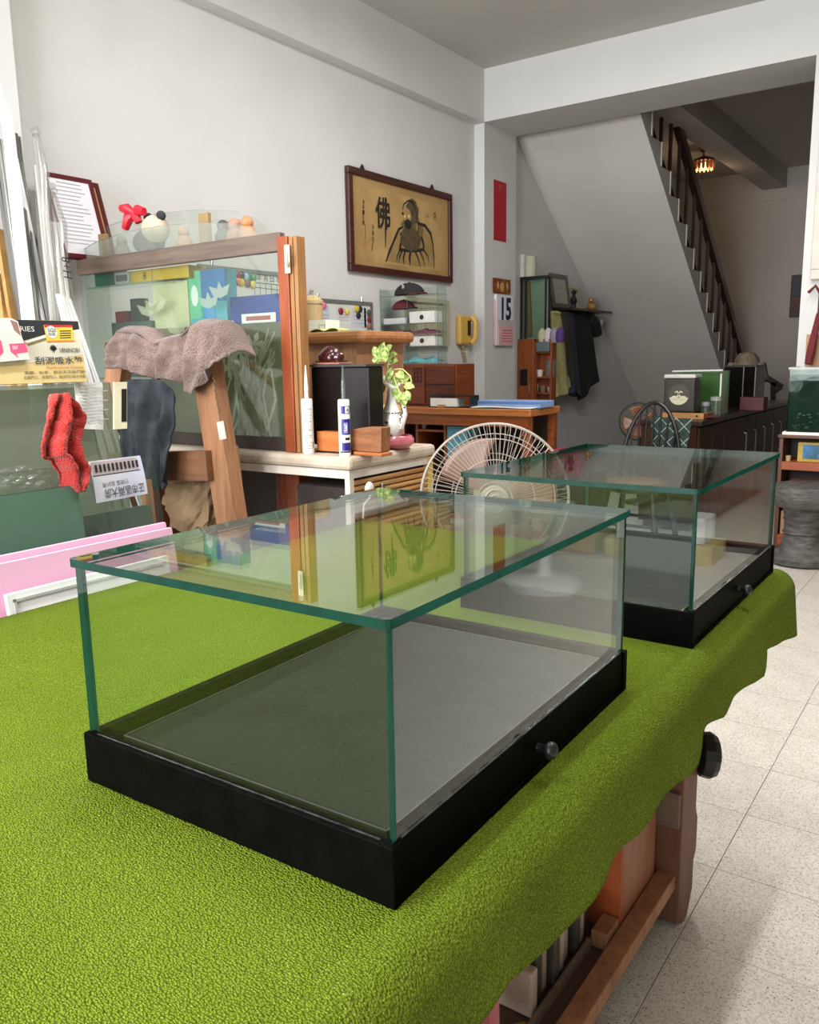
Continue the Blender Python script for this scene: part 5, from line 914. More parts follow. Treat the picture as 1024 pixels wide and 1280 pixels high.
hk = wy(366, 322, GY-.025); hkt = T('wall_hook', 'cream plastic hook stuck on the cabinet post', 'hook', hk); cr_ = M('cream_plastic', (232, 224, 204), .35)
xh = gR+(pw-gR)*.60; ob('plate', B(xh-.012, xh+.012, GY-.030, GY-.0225, hk.z-.052, hk.z+.045), cr_, hkt, bev=.006); ob('prong', MB().tube([(xh+.004, GY-.03, hk.z-.03), (xh+.014, GY-.045, hk.z-.02), (xh+.022, GY-.052, hk.z+.012)], .006, 8), cr_, hkt, smooth=True)
ob('back_panel', B(gL, gB, GY+.15, GY+.16, BZ+.001, 1.19), M('cab_olive', (120, 110, 84), .7, var=.1), t)
ob('left_side', B(gL, gL+.006, GY+.03, GY+.15, BZ+.05, gtop-.02), G_DUSTY, t)
zsf = 1.20; ob('inner_shelf', B(gL+.008, gB, GY+.03, GY+.15, zsf-.008, zsf), G_SHEET, t); ob('hanging_shelf', B(gL+.01, wy(236, 350, GY+.1).x, GY+.035, GY+.15, wy(200, 353, GY+.1).z-.008, wy(200, 353, GY+.1).z), G_SHEET, t)
ez = MB(); EYp = GY+.0098
def ep(px, py): p = wy(px, py, EYp); return p
for k in range(26):
    px = 268+random.uniform(0, 78); b_ = (random.uniform(285, 340), 552); tp_ = (px, random.uniform(408, 470)); md = ((b_[0]+tp_[0])/2+random.uniform(-14, 14), (b_[1]+tp_[1])/2)
    ez.ribbon([ep(*b_).lerp(ep(*md), s*2) if s < .5 else ep(*md).lerp(ep(*tp_), s*2-1) for s in [i/8 for i in range(9)]], [.012*(1-abs(s-.4))+.001 for s in [i/8 for i in range(9)]], (0, -1, 0))
for cx_, cy_ in ((300, 440), (318, 430), (285, 460)):
    for k in range(5): a = k*1.256; ez.ribbon([ep(cx_, cy_), ep(cx_+9*math.cos(a), cy_+9*math.sin(a)), ep(cx_+16*math.cos(a), cy_+16*math.sin(a))], [.004, .028, .002], (0, -1, 0))
for cx_, cy_ in ((276, 372), (262, 385), (186, 395), (196, 390), (222, 418)):
    for k in range(3): a = -2.4+k*.7; ez.ribbon([ep(cx_, cy_), ep(cx_+10*math.cos(a), cy_+10*math.sin(a)), ep(cx_+20*math.cos(a), cy_+20*math.sin(a))], [.004, .034, .002], (0, -1, 0))
ob('etched_reeds', ez, G_LINE, t)
# guard panes on top
def guard(pts, Y, mat, label, z0):
    poly = [wy(a, b, Y) for a, b in pts]; poly = [Vector((p.x, Y, max(p.z, z0+.002))) for p in poly]; lo = [Vector((poly[-1].x, Y, z0+.001)), Vector((poly[0].x, Y, z0+.001))]
    o = ob('curved_glass', MB().prism(poly+lo, (0, .005, 0), 0, side=1), [mat, M('guard_edge', (150, 164, 154), .2)]); return tag(o, label, 'glass', 'curved glass panes on the cabinet')
guard([(89, 335), (96, 316), (120, 302), (160, 289), (200, 282), (250, 278), (290, 279), (310, 284), (325, 294), (331, 303)], GY+.012, G_FROST, 'lower curved frosted glass pane along the front of the cabinet top', gtop)
guard([(86, 312), (110, 291), (150, 277), (200, 266), (250, 262), (295, 264), (318, 272), (336, 286), (346, 302)], GY+.145, G_GUARD, 'taller clear curved glass pane behind the frosted one', gtop)
zt_ = gtop+.0005
for k, (px, w_, h_, l) in enumerate(((130, .05, .10, 'small cardboard piece at the wall end behind the frosted pane'), (258, .055, .115, 'brown cardboard piece mid-way behind the frosted pane'))):
    x = wy(px, 300, GY+.05).x; tag(ob('cardboard_piece', B(x-w_/2, x+w_/2, GY+.04, GY+.055, zt_, zt_+h_), M('kraft', (150, 124, 84), .8)), l, 'cardboard', 'cardboard pieces on the cabinet')
x = wy(190, 300, GY+.12).x; t = T('plush_toy', 'black and white plush toy with a red ribbon on the cabinet', 'toy', (x, GY+.12, zt_)); wp = towel('plush_white', (226, 216, 196), (190, 176, 152)); bp_ = M('plush_black', (50, 50, 54), .95)
ob('body', MB().ball((x-.02, GY+.12, zt_+.055), .055, 16, 10, (1.5, 1, 1)), bp_, t, smooth=True); ob('head', MB().ball((x+.04, GY+.11, zt_+.10), .058, 16, 10), wp, t, smooth=True)
for s in (-1, 1): ob('ear', MB().ball((x+.04+s*.04, GY+.11, zt_+.15), .02), bp_, t, smooth=True)
rb2 = M('ribbon_red', (200, 24, 44), .45)
for dx, dz, sx_ in ((-.06, .015, 1), (.05, -.005, 1), (-.05, -.04, .8), (.02, -.03, .8)): ob('ribbon_loop', MB().tube([Vector((x-.02, GY+.06, zt_+.165)), Vector((x-.02+dx*.6, GY+.05, zt_+.175+dz*.6)), Vector((x-.02+dx*1.3, GY+.055, zt_+.17+dz*1.5))], [.008, .022, .016]), rb2, t, smooth=True)
for k, (px, c, l) in enumerate(((115, (196, 160, 136), 'small peach figurine at the wall end of the cabinet top'), (152, (150, 142, 130), 'grey figurine beside the plush toy'), (230, (190, 150, 116), 'tan figurine lying beside the plush toy'), (280, (70, 70, 74), 'dark grey figurine behind the frosted pane'), (294, (176, 126, 104), 'terracotta figurine behind the frosted pane'), (310, (196, 128, 84), 'orange figurine at the post end of the cabinet top'))):
    x = wy(px, 300, GY+.10).x; t = T('figurine', l, 'figurine', (x, GY+.1, zt_), group='figurines on the cabinet'); mm = M('fig%d' % k, c, .6); ob('body', MB().lathe([(.03, 0), (.035, .03), (.022, .055), (0, .058)], (x, GY+.1, zt_), 12), mm, t, smooth=True); ob('head', MB().ball((x, GY+.1, zt_+.07), .024), mm, t, smooth=True)
# goods inside the cabinet
def crate(name, a, b, y, d, z, rgb, label, **k):
    x0, x1 = wy(a[0], (a[1]+b[1])/2, y).x, wy(b[0], (a[1]+b[1])/2, y).x; z1 = wy((a[0]+b[0])/2, a[1], y).z; t = T(name, label, 'box', ((x0+x1)/2, y, z)); o = ob('box_body', B(x0, x1, y, y+d, z+.001, z1), M('cr_'+label[:14], rgb, .5, **k), t, bev=.003); return t, x0, x1, z1
yI = GY+.05; hz = wy(200, 353, GY+.1).z
t, x0, x1, z1 = crate('yellow_box', (162, 335), (236, 352), yI, .09, hz, (206, 164, 30), 'flat yellow box under the cabinet top rail'); ob('box_seam', B((x0+x1)/2-.04, (x0+x1)/2-.037, yI-.001, yI, hz+.002, z1), M('seam', (120, 92, 20), .6), t); text('8', Vector((x0+.10, yI-.0012, (hz+z1)/2)), XN, ZN, .03, ink, t)
t, x0, x1, z1 = crate('label_box', (143, 340), (161, 355), yI-.01, .08, hz, (190, 192, 188), 'grey box with a dark label beside the yellow box'); ob('print', B(x0+.01, x1-.01, yI-.0115, yI-.01, hz+.012, z1-.012), M('print_dk', (84, 80, 80), .6), t)
t, x0, x1, z1 = crate('green_box', (118, 338), (141, 358), yI, .08, hz, (30, 110, 84), 'dark green box at the wall end of the cabinet')
t, x0, x1, z1 = crate('beige_package', (192, 352), (236, 430), yI+.02, .07, zsf, (206, 200, 162), 'beige package topped with crumpled plastic in the cabinet'); pm = MB().ball(((x0+x1)/2, yI+.055, z1), (x1-x0)*.5, 18, 8, (1, .28, .30))
for k, v in enumerate(pm.v): pm.v[k] = v+Vector((noise.noise(v*30), noise.noise(v*30+XN*4), noise.noise(v*30+YN*4)))*.02
ob('plastic_top', pm, film, t)
t, x0, x1, z1 = crate('toy_box', (236, 337), (283, 415), yI+.03, .06, zsf, (90, 170, 190), 'colourful toy box in turquoise, pink and green in the cabinet'); yo = yI+.0295; wq, hq = x1-x0, z1-zsf
for a, b, c, d, col in ((0, .36, .55, 1, (110, 190, 150)), (.0, .9, .30, .5, (226, 90, 130)), (0, .36, 0, .28, (130, 180, 80)), (.36, 1, .7, 1, (50, 110, 170)), (.36, .8, .0, .28, (110, 190, 170)), (.4, .7, .5, .7, (90, 150, 200))): ob('box_print', B(x0+wq*a, x0+wq*b, yo-.0012-.0003*c, yo, zsf+.002+hq*c, zsf+.002+hq*d*.995), M('tb%d%d' % (col[0], col[1]), col, .5), t)
ob('print_figure', MB().ball((x0+wq*.18, yo-.0015, zsf+hq*.77), wq*.10, 12, 8, (1, .05, 1.9)), M('fig_white', (230, 232, 224), .5), t)
t, x0, x1, z1 = crate('blue_bag', (284, 369), (356, 410), yI+.05, .045, zsf, (34, 62, 150), 'blue zip bag with white labels in the cabinet', rgb2=(22, 40, 110), vs=10)
for cz, wd2, mt in ((.72, .26, M('bag_red', (176, 90, 90), .6)), (.30, .24, M('bag_grey', (120, 130, 130), .6))):
    xm2 = x0+(x1-x0)*.56; zz = zsf+(z1-zsf)*cz; ob('white_patch', B(xm2-wd2/2*.7, xm2+wd2/2*.7, yI+.046, yI+.05, zz-.018, zz+.018), white, t, bev=.008); ob('patch_print', B(xm2-wd2/2*.5, xm2+wd2/2*.5, yI+.0452, yI+.046, zz-.008, zz+.008), mt, t)
t, x0, x1, z1 = crate('barcode_box', (267, 401), (285, 413), yI-.015, .035, zsf, (226, 222, 216), 'small box with a black bar code beside the blue bag')
for k in range(4): ob('print', B(x0+.012+.014*k, x0+.018+.014*k, yI-.016, yI-.015, zsf+.006, z1-.006), black, t)
t, x0, x1, z1 = crate('dark_bin', (140, 402), (190, 432), yI+.0, .035, zsf, (84, 98, 92), 'grey green bin in the cabinet'); t, x0, x1, z1 = crate('charcoal_pot', (163, 373), (177, 400), yI+.055, .04, zsf, (60, 62, 60), 'charcoal block standing in the cabinet before the white board'); t, x0, x1, z1 = crate('crimson_box', (144, 389), (160, 400), yI+.055, .04, zsf, (130, 24, 50), 'small crimson box in the cabinet'); 
zl = BZ+.003
for k, (a, b, dy, c, l) in enumerate((((262, 480), (300, 500), .11, (30, 120, 124), 'teal carton with a white label in the cabinet foot'), ((230, 510), (298, 540), .07, (110, 190, 190), 'turquoise flat carton in the cabinet foot'), ((228, 522), (258, 548), .035, (40, 42, 44), 'dark tray stack in the cabinet foot'))):
    t, x0, x1, z1 = crate('carton', a, b, GY+dy, .03, zl, c, l)
    if k == 0: ob('print', B(x0+.02, x1-.02, GY+dy-.001, GY+dy, z1-.11, z1-.07), white, t); ob('round_print', MB().lathe([(.014, 0), (.014, .001)], ((x0+x1)/2, GY+dy-.0005, z1-.035), 14, (0, -1, 0)), white, t)
# framed certificates by the pier
for k, (dx, px0, px1, l) in enumerate(((0, 60, 122, 'certificate in a dark red frame leaning on the wall above the cabinet'), (-.04, 54, 130, 'dark red frame standing behind the front certificate'))):
    X = XW+.16+dx; ya, yb = wx(px0, 216+k*4, X).y, wx(px1, 230, X).y; zt2 = wx(62, 214+k*3, X).z; o_ = Vector((X+.02, ya+.02, gtop)); rg = Vector((0, (yb-ya), 0)); up_ = Vector((-.06, -.03, zt2-gtop)); n_ = Vector((.012, 0, .003)); w_ = .018
    t = T('certificate', l, 'frame', o_, group='frames above the cabinet'); f1 = w_/rg.length; f2 = w_/up_.length; dr_ = M('dark_red_frame', (92, 24, 28), .6, spec=.15)
    ob('frame', MB().fbox(o_, rg, up_*f2, n_).fbox(o_+up_*(1-f2), rg, up_*f2, n_).fbox(o_+up_*f2, rg*f1, up_*(1-2*f2), n_).fbox(o_+up_*f2+rg*(1-f1), rg*f1, up_*(1-2*f2), n_), dr_, t)
    ob('document', MB().fbox(o_+up_*f2+rg*f1, rg*(1-2*f1), up_*(1-2*f2), n_*.6), M('doc_paper', (224, 222, 228), .7, var=.02) if k == 0 else M('doc_tan', (170, 140, 80), .7), t)
    if k == 0:
        for j in range(16):
            s0 = .25 if j < 2 else .12; s1 = .75 if j < 2 else random.uniform(.6, .9); c0 = o_+up_*(.90-j*.048)+n_*.65; ob('text_line', MB().fbox(c0+rg*s0, rg*(s1-s0), up_*.012, n_*.05), M('line_grey', (176, 176, 182), .8), t)

# ------------------------------------------------------------------ leaning stock on the left of the table
TL = .14                                                         # lean of the sheets: x falls by TL per metre of height
def wl(px, py, x0): d = ray(px, py); return EYE+d*((x0-TL*(CAM_Z-.8))/(d.x+TL*d.z))
LUP = Vector((-TL, 0, 1)).normalized(); LN = YN.cross(LUP)
def lean(x0, y, z): return Vector((x0-TL*(z-.8), y, z))
# A-frame of planks that holds the sheets
t = T('glass_rack', 'rough pine A-frame rack that the glass sheets lean on', 'rack', (-2.4, 1.98, 0)); yT = 1.98
a, b = wy(258, 452, yT), wy(290, 650, yT); d = (b-a)/(a.z-b.z); foot = a+d*a.z
ob('leg', MB().bar(foot, a, .10, .06, (0, 1, 0)), pine, t, bev=.003)
a2_, b2_ = wy(150, 455, yT), wy(118, 650, yT); d = (b2_-a2_)/(a2_.z-b2_.z); ob('leg', MB().bar(a2_+d*a2_.z, a2_, .09, .05, (0, 1, 0)), pine, t, bev=.003)
ob('top_bar', MB().bar(wy(140, 440, yT+.01), wy(266, 437, yT+.01), .07, .06, (0, 1, 0)), wood('dark_bar', (104, 66, 44), (74, 44, 28), .6, 0), t, bev=.003)
ob('cross_piece', MB().bar(wy(120, 583, yT-.045), wy(262, 582, yT-.045), .03, .105), wood('cross_wood', (140, 96, 64), (104, 66, 42), .6, 0), t, bev=.003); ob('cross_piece', MB().bar(wy(262, 582, yT+.05), wy(297, 580, yT+.05), .03, .13), pine, t, bev=.003)
p = wy(276, 541, yT-.052); ob('paper_label', MB().bar(wy(275, 527, yT-.055), wy(279, 549, yT-.055), .032, .002, (0, 1, 0)), M('label_cream', (226, 216, 190), .7), t)
for k in range(5): ob('pencil_mark', MB().ribbon([wy(266+k*1.6, 472+k*9, yT-.0535), wy(269+k*1.6, 477+k*9, yT-.0535), wy(266+k*1.8, 480+k*9, yT-.0535)], .006, (0, -1, 0)), M('pencil', (84, 60, 40), .8), t)
ob('base_plank', MB().box(-2.95, -1.70, yT-.03, yT+.03, .0, .05).box(-2.95, -1.70, .30, .36, .0, .05), pine, t)
# glass sheets
def sheet(x0, tl, tr, mat, label, em=G_EDGE, th=.006, ylo=.25, name='glass_sheet', cat='glass', grp='glass sheets on the rack', zb=.055):
    A_, B_ = wl(*tl, x0), wl(*tr, x0); ztop = (A_.z+B_.z)/2 if abs(A_.z-B_.z) > .05 else B_.z; yl = ylo if tl[0] <= 0 else A_.y
    o = ob(name, MB().fbox(lean(x0, yl, zb), (0, B_.y-yl, 0), lean(x0, yl, ztop)-lean(x0, yl, zb), (th, 0, 0), em=(2, 3, 4, 5) if em else None), [mat, em or mat]); return tag(o, label, cat, grp)
sheet(-2.24, (0, 481), (136, 478), G_STACK, 'tallest dusty glass sheet at the back of the rack')
sheet(-2.16, (0, 486), (108, 484), G_STACK, 'tall glass sheet under the yellow product board')
sheet(-1.955, (0, 581), (190, 569), G_DUSTY, 'glass sheet that carries the upside-down calendar')
sheet(-1.90, (0, 617), (94.5, 606), G_GREEN, 'thick green glass sheet behind the pink foam board')
sheet(-2.05, (0, 640), (186, 630), M('gap_shade', (84, 98, 88), .4), 'dark green board put in for the shade in the gap between the glass sheets', None, .008, name='gap_shade_board', cat='board')  # sheet colour stands in for the shaded gap here
sheet(-1.80, (0, 697), (203.5, 652.5), M('pink_foam', (230, 178, 206), .6, var=.02), 'pink foam board leaning between the table and the green glass', None, .012, name='foam_board', cat='foam board', grp='pink foam boards')
sheet(-1.783, (0, 704), (211, 659), M('pink_foam', (230, 178, 206), .6), 'second pink foam board sticking out past the first one', None, .012, name='foam_board', cat='foam board', grp='pink foam boards')
A_, B_ = wl(4, 742, -1.745), wl(206, 694, -1.745)
t = T('panel_frame', 'white framed panel standing between the pink foam and the table', 'panel', lean(-1.745, A_.y, .06)); ztp = B_.z
ob('panel', MB().fbox(lean(-1.745, A_.y, .06), (0, B_.y-A_.y, 0), lean(-1.745, 0, ztp)-lean(-1.745, 0, .06), (.012, 0, 0)), M('panel_white', (240, 242, 240), .5, var=.02), t); 
for off, w_ in ((.012, .006), (.045, .004)): ob('bead', MB().fbox(lean(-1.732, A_.y+off, ztp-off-w_), (0, B_.y-A_.y-2*off, 0), lean(0, 0, w_)-lean(0, 0, 0), (.003, 0, 0)).fbox(lean(-1.732, A_.y+off, .3), (0, w_, 0), lean(0, 0, ztp-off)-lean(0, 0, .3), (.003, 0, 0)), M('bead_grey', (190, 194, 190), .5), t)
sl = MB()
def filmf(u, v):
    p = wl(-6+84*u, 584+28*v-5*u, -1.925); return p+LN*(.012*noise.noise(Vector((u*9, v*6, 1))))
tag(ob('crumpled_film', sl.grid(filmf, 40, 18), film, smooth=True), 'crumpled clear plastic film between the glass sheets', 'film')
# upside-down calendar
x0 = -1.94; cA, cB, cC, cD = wl(111, 577, x0), wl(174.5, 569.5, x0), wl(184, 617, x0), wl(121, 629, x0)
t = T('hanging_calendar', 'white spiral desk calendar hanging upside down over a glass sheet', 'calendar', cA)
ob('sheet', MB().grid(lambda u, v: cA.lerp(cB, u).lerp(cD.lerp(cC, u), v)+LN*(.004*math.sin(v*3)), 4, 8), M('cal_paper', (222, 224, 236), .7, rgb2=(196, 198, 226), vs=7), t, solid=.004)
def cq(u, v, k=.007): return cA.lerp(cB, u).lerp(cD.lerp(cC, u), v)+LN*k
sp = MB(); 
for k in range(11):
    u = .06+.08*k; sp.add([cq(u, .10), cq(u+.045, .10), cq(u+.045, .28), cq(u, .28)], [(0, 1, 2, 3)])
ob('spiral_bars', sp, M('cal_dark', (60, 54, 60), .6, rgb2=(30, 26, 30), vs=60), t); ob('header', MB().add([cq(.01, .03, .0055), cq(.90, .03, .0055), cq(.90, .33, .0055), cq(.01, .33, .0055)], [(0, 1, 2, 3)]), M('cal_head', (206, 192, 196), .7), t)
ob('header_line', MB().add([cq(0, .345, .006), cq(.93, .345, .006), cq(.93, .37, .006), cq(0, .37, .006)], [(0, 1, 2, 3)]), M('cal_dark', (60, 54, 60), .6), t)
dn = (cD-cA).normalized(); rgc = (cC-cD).normalized()
text('正市區兩大房', cq(.55, .82, .0055), -rgc, dn, .026, ink, t, width=(cC-cD).length*.78); text('行政區 設計用', cq(.40, .60, .0055), -rgc, dn, .013, M('cal_grey', (96, 92, 104), .7), t, width=(cC-cD).length*.5)
# towels and papers
def pl(lst, f): return [f(*p) for p in lst]
x0 = -1.91; f = lambda a, b: wl(a, b, x0)
L_ = pl([(63, 494), (58, 510), (52, 535), (50, 560), (52, 573), (62, 573), (77, 590), (80, 607), (92, 616)], f); R_ = pl([(82, 493), (92, 505), (104, 522), (102, 535), (100, 552), (104, 570), (112, 585), (111, 598), (98, 614)], f)
mb = MB(); NU, NV = 26, 50
mb.grid(lambda u, v: lerp_poly(L_, v).lerp(lerp_poly(R_, v), u)+LN*(.022*math.sin(math.pi*u)+.016*math.sin(u*14+v*5)+.008*noise.noise(Vector((u*8, v*12, 2)))), NU, NV)
tag(ob('red_towel', mb, towel('towel_red', (206, 66, 56), (150, 30, 28), 260), smooth=True, solid=.008), 'bright red towel hanging over the glass sheets', 'towel')
x1_ = -2.12; f = lambda a, b: wl(a, b, x1_)
t = T('printed_notice', 'printed paper notice hanging behind the red towel', 'paper', f(111, 480)); A = pl([(93, 478), (128, 478)], f); Bp = pl([(95, 536), (130, 537)], f)
ob('sheet', cloth(A, Bp, LN, .003, .6, 10, 10), M('notice', (208, 206, 200), .8), t, solid=.0015)
for k in range(12): ob('text_line', MB().fbox(A[0].lerp(Bp[0], .08+.07*k)+YN*.012+LN*.004, YN*(.055+.02*((k*7) % 3)), LUP*.0022, LN*.0006), M('line_grey', (176, 176, 182), .8), t)
f = lambda a, b: wl(a, b, -2.13); t = T('switch_plate', 'cream plastic frame card with a dark inset beside the navy cloth', 'card', f(148, 480)); o_ = f(141, 537); rg = f(157, 536)-o_; u_ = f(141, 478)-o_
ob('plate', MB().fbox(o_, rg, u_, LN*.008), M('cream_card', (216, 208, 178), .6), t); ob('inset', MB().fbox(o_+rg*.55+u_*.15+LN*.0082, rg*.4, u_*.7, LN*.001), black, t)
f = lambda a, b: wy(a, b, 1.86)
A = pl([(149, 480), (160, 475), (185, 474), (205, 476), (218, 492)], f); Bp = pl([(160, 612), (172, 612), (190, 611), (205, 612), (212, 600)], f)
tag(ob('navy_cloth', cloth(A, Bp, (0, -1, 0), .022, 2.2, 60, 36, 1.2), M('denim', (70, 75, 80), .95, rgb2=(44, 48, 54), vs=14, bump=.6, bs=260, spec=.1), smooth=True, solid=.006), 'dark navy cloth hanging from the pine rack', 'cloth')
A = pl([(140, 428), (146, 416), (160, 413), (175, 420), (190, 429), (210, 427), (225, 419), (240, 409), (252, 405), (264, 407), (275, 425), (284, 445)], lambda a, b: wy(a, b, 1.93))
Bp = pl([(138, 462), (150, 460), (165, 465), (182, 470), (195, 474), (210, 474), (222, 478), (232, 489), (244, 493), (252, 478), (258, 462), (272, 455)], lambda a, b: wy(a, b, 1.90))
mb = cloth(A, Bp, (0, -1, .2), .018, 4.2, 96, 36, .5, .3)
back = [p+YN*.13 for p in A]; bk2 = [p+YN*.15-ZN*.06 for p in A]
n_ = len(mb.v); mb.grid(lambda u, v: (lerp_poly(A, u).lerp(lerp_poly(back, u), v)+ZN*(.02*math.sin(math.pi*v)+.004*math.sin(u*30))), 96, 8)
tag(ob('mauve_towel', mb, towel('towel_mauve', (158, 134, 126), (98, 80, 74), 190), smooth=True, solid=.007), 'mauve terry towel draped over the rack bar', 'towel')
f = lambda a, b: wy(a, b, 2.02); pc = f(245, 632); bg = MB().ball((0, 0, 0), 1, 30, 20)
for k, v in enumerate(bg.v):
    v2 = Vector((v.x*.17, v.y*.07, v.z*.16)); r_ = abs(noise.noise(v*2.6))*.6+abs(noise.noise(v*6))*.3; bg.v[k] = pc+v2*(1+.5*r_-.25)+Vector((0, 0, .05*max(0, v.x)))-XN*.02*r_
tag(ob('paper_bag', bg, M('kraft_paper', (150, 124, 92), .75, rgb2=(112, 88, 62), vs=8, bump=.6, bs=14)), 'crumpled brown paper bag hanging under the rack cross piece', 'bag')
tag(ob('wood_stick', MB().bar(wy(188, 655, 1.6), wy(182, 600, 1.6), .03, .02), pine), 'short pine stick standing behind the calendar glass', 'stick')
# product board
x0 = -2.10; 
def sgp(cx_, cy_, k=.0): return wl(cx_/8.9, 395+cy_/8.9, x0)+LN*k
t = T('product_board', 'yellow and black cardboard product board reading 18NINO81', 'sign', sgp(500, 745)); corners = [sgp(-120, 30), sgp(868, 58), sgp(975, 728), sgp(-120, 765)]
ob('card', MB().prism(corners, -LN*.012), M('card_gold', (214, 190, 128), .6, var=.03), t)
def pol(pts, mat, k, name='print'): ob(name, MB().add([sgp(a, b, k) for a, b in pts], [tuple(range(len(pts)))]), mat, t)
cream = M('card_cream', (216, 210, 190), .6); blk = M('card_black', (30, 30, 36), .5)
pol([(-118, 300), (280, 330), (500, 260), (885, 175), (930, 430), (330, 520), (-118, 560)], cream, .0006)
pol([(-118, 32), (866, 60), (882, 145), (520, 200), (260, 275), (-118, 275)], blk, .0009); pol([(265, 283), (520, 205), (884, 150), (888, 175), (520, 235), (300, 305)], white, .0011); pol([(300, 310), (520, 240), (530, 262), (310, 335)], M('card_olive', (130, 118, 70), .6), .0012)
pol([(480, 98), (800, 105), (820, 270), (520, 292)], M('badge_yellow', (226, 200, 70), .6), .0014); pol([(485, 100), (800, 100), (803, 125), (490, 128)], M('badge_red', (190, 40, 40), .6), .0016); pol([(520, 272), (825, 268), (826, 284), (522, 292)], M('badge_orange', (226, 140, 50), .6), .0016)
ob('badge_disc', MB().lathe([(.017, 0), (.017, .0005)], sgp(570, 180, .0018), 20, LN), white, t)
text('SGS', sgp(570, 160, .0024), YN, LUP, 0.0107, ink, t, width=0.0246); text('認證', sgp(570, 205, .0024), YN, LUP, 0.0082, ink, t, width=0.0225)
for k in range(4): pol([(660, 165+k*25), (785, 160+k*25), (787, 170+k*25), (662, 175+k*25)], ink, .0018)
text('RIES', sgp(298, 145, .0015), YN, LUP, 0.0139, white, t, width=0.0410); text('18NINO81', sgp(772, 382, .0015), YN, LUP, 0.0127, ink, t, width=0.0620)
lg = MB(); c_ = sgp(590, 368, .0016)
for k in range(8): a = math.pi*(.05+.90*k/7); lg.ribbon([c_-LUP*.004, c_+YN*.0105*math.cos(a)+LUP*.0115*math.sin(a)], [.0045, .0025], LN)
ob('maple_emblem', lg.ribbon([c_-LUP*.004, c_-LUP*.011], .002, LN), ink, t)
text('刮泥吸水墊', sgp(660, 495, .0015), YN, LUP, 0.0215, M('card_navy', (44, 46, 74), .6), t, bold=.008, width=0.1476)
text('Multifunctional Cleaning', sgp(720, 575, .0015), YN, LUP, 0.0092, M('card_orange', (196, 84, 44), .6), t, width=0.1127); text('客廳、臥室、廚房多功能門墊', sgp(615, 625, .0015), YN, LUP, 0.0086, ink, t, width=0.1845); text('玄關門口、房間門口、衛浴門口吸水地墊', sgp(615, 678, .0015), YN, LUP, 0.0086, ink, t, width=0.1886)
x0 = -2.085; t = T('pink_package', 'white and pink printed package propped before the product board', 'package', sgp(100, 500)); 
ob('card', MB().prism([sgp(-150, 20), sgp(120, 22), (sgp(200, 60)), sgp(240, 220), sgp(335, 480), sgp(-150, 525)], -LN*.010), M('pkg_white', (226, 220, 208), .5), t)
pol([(-150, 250), (10, 270), (40, 400), (-20, 470), (-150, 480)], M('pkg_pink', (226, 84, 130), .5), .0006); pol([(100, 310), (280, 300), (310, 400), (180, 420), (210, 470), (120, 400)], M('pkg_pink', (226, 84, 130), .5), .0006); pol([(110, 40), (190, 70), (230, 220), (160, 160)], M('pkg_brown', (150, 110, 104), .6), .0006); pol([(130, 330), (200, 335), (190, 370), (140, 375)], M('pkg_rose', (240, 160, 180), .6), .0009)
# aluminium profiles, wooden strips, film-wrapped tubes in the corner
alb = M('alu_white', (218, 219, 220), .4, var=.03); aluk = M('alu_dark', (96, 92, 88), .4, metal=.4); tanw = wood('strip_tan', (196, 156, 96), (160, 118, 62), .5, 2)
def perf():
    tt = NT('perforated'); v = tt('ShaderNodeTexBrick', {'Vector': tt.co((1, 1, 1)), 'Scale': 70., 'Color1': lin((70, 66, 64)), 'Color2': lin((96, 92, 88)), 'Mortar': lin((190, 186, 180)), 'Mortar Size': .04}).outputs[0]; return tt.surf(tt('ShaderNodeBsdfPrincipled', {'Base Color': v, 'Roughness': .4, 'Metallic': .3}).outputs[0])
PERF = perf()
bars = [((5, 109), (13.5, 190), .038, alb, 'white aluminium profile, the tallest against the pier'), ((0, 175), (30, 398), .030, alu, 'plain aluminium profile leaning beside the tallest white one'), ((16, 198), (57, 398), .034, alb, 'white channel profile with a clear taped joint'), ((6, 198), (44, 398), .034, PERF, 'perforated dark aluminium strip in the corner'), ((24, 203), (62, 398), .016, aluk, 'slim dark profile beside the white channel'),
        ((0, 217), (27, 398), .030, alu, 'dull aluminium profile between perforated strip and tan wood'), ((0, 288), (17, 398), .036, tanw, 'tan wooden strip leaning with the profiles'), ((0, 345), (6, 398), .030, tanw, 'second tan wooden strip nearest the product board'), ((19, 168), (34, 300), .012, aluk, 'thin grey rod behind the profiles'), ((23, 172), (38, 300), .010, alu, 'thin bright rod behind the profiles')]
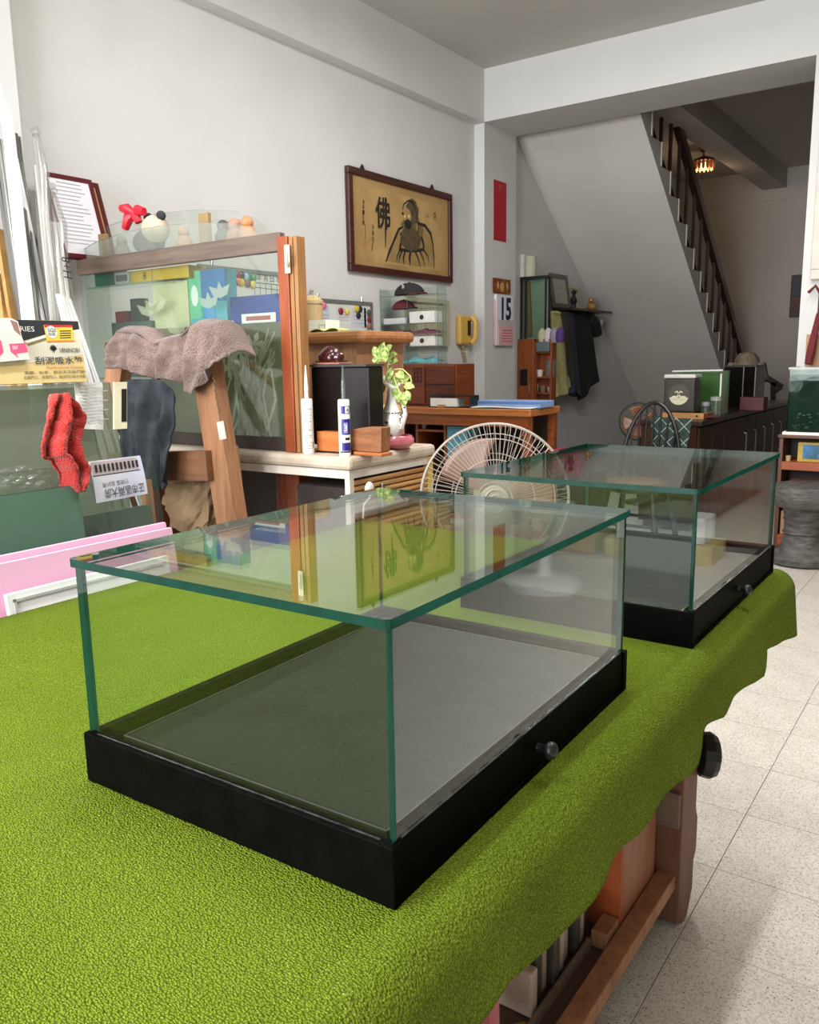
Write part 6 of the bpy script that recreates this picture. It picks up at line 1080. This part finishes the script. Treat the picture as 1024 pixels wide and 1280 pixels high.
for k, (a, b, w_, mm, l) in enumerate(bars):
    X1, X2 = -3.20-.012*k, -3.02-.012*k; p, q_ = wx(*a, X1), wx(*b, X2); d = (q_-p)/(p.z-q_.z); ft = p+d*(p.z-.002)
    t = T('profile_bar', l, 'profile', ft, group='bars leaning in the corner'); ob('bar', MB().bar(ft, p, w_, .02, (1, 0, 0)), mm, t, bev=.001)
    n3 = XN; ob('groove', MB().bar(ft+XN*.0105-YN*w_*.2, p+XN*.0105-YN*w_*.2, .004, .002, (1, 0, 0)), aluk, t)
for k, (a, b, w_, l) in enumerate((((45, 168), (68, 398), .055, 'clear film-wrapped tube with a knotted top in the corner'), ((62, 240), (82, 398), .085, 'film-wrapped bundle marked with handwriting beside the certificate'))):
    p, q_ = wx(*a, -3.12), wx(*b, -2.98); d = (q_-p)/(p.z-q_.z); ft = p+d*(p.z-.03); t = T('wrapped_tube', l, 'tube', ft, group='film-wrapped tubes in the corner')
    mb = MB().tube([p+(ft-p)*(i/14)+Vector((.004*math.sin(i*2.1), .005*math.sin(i*1.7), 0)) for i in range(15)], [w_*.25 if i == 0 else w_*.5*(1+.08*math.sin(i*2.7)) for i in range(15)], 12); ob('film_sleeve', mb, film, t, smooth=True)
    for s in (-1, 0, 1): ob('inner_strip', MB().bar(p+d*.12+YN*s*w_*.22, ft+YN*s*w_*.22, w_*.18, .012, (1, 0, 0)), M('strip_pale', (206, 202, 198), .5), t)
    kt = MB().ball(p+ZN*.01, w_*.35, 12, 8)
    for j, v in enumerate(kt.v): kt.v[j] = v+Vector((noise.noise(v*60), noise.noise(v*60+XN), noise.noise(v*60+YN)))*.012
    ob('knot', kt, film, t)
    if k == 1: text('8+H', p+d*.30+XN*.05, d, XN.cross(d)*-1 if True else ZN, .035, ink, t)
for k in range(4):
    p, q_ = wx(73+k*4, 368+k*2, -2.9), wx(80+k*4.5, 398, -2.88); d = (q_-p)/(p.z-q_.z); ft = p+d*(p.z-.002); t = T('white_strip', 'thin white plastic strip in the bundle beside the glass cabinet', 'strip', ft, group='white strips in the corner'); ob('strip', MB().bar(ft, p, .018, .01, (1, 0, 0)), alb, t); ob('lip', MB().bar(ft+XN*.006+YN*.007, p+XN*.006+YN*.007, .003, .004, (1, 0, 0)), M('bead_grey', (190, 194, 190), .5), t)
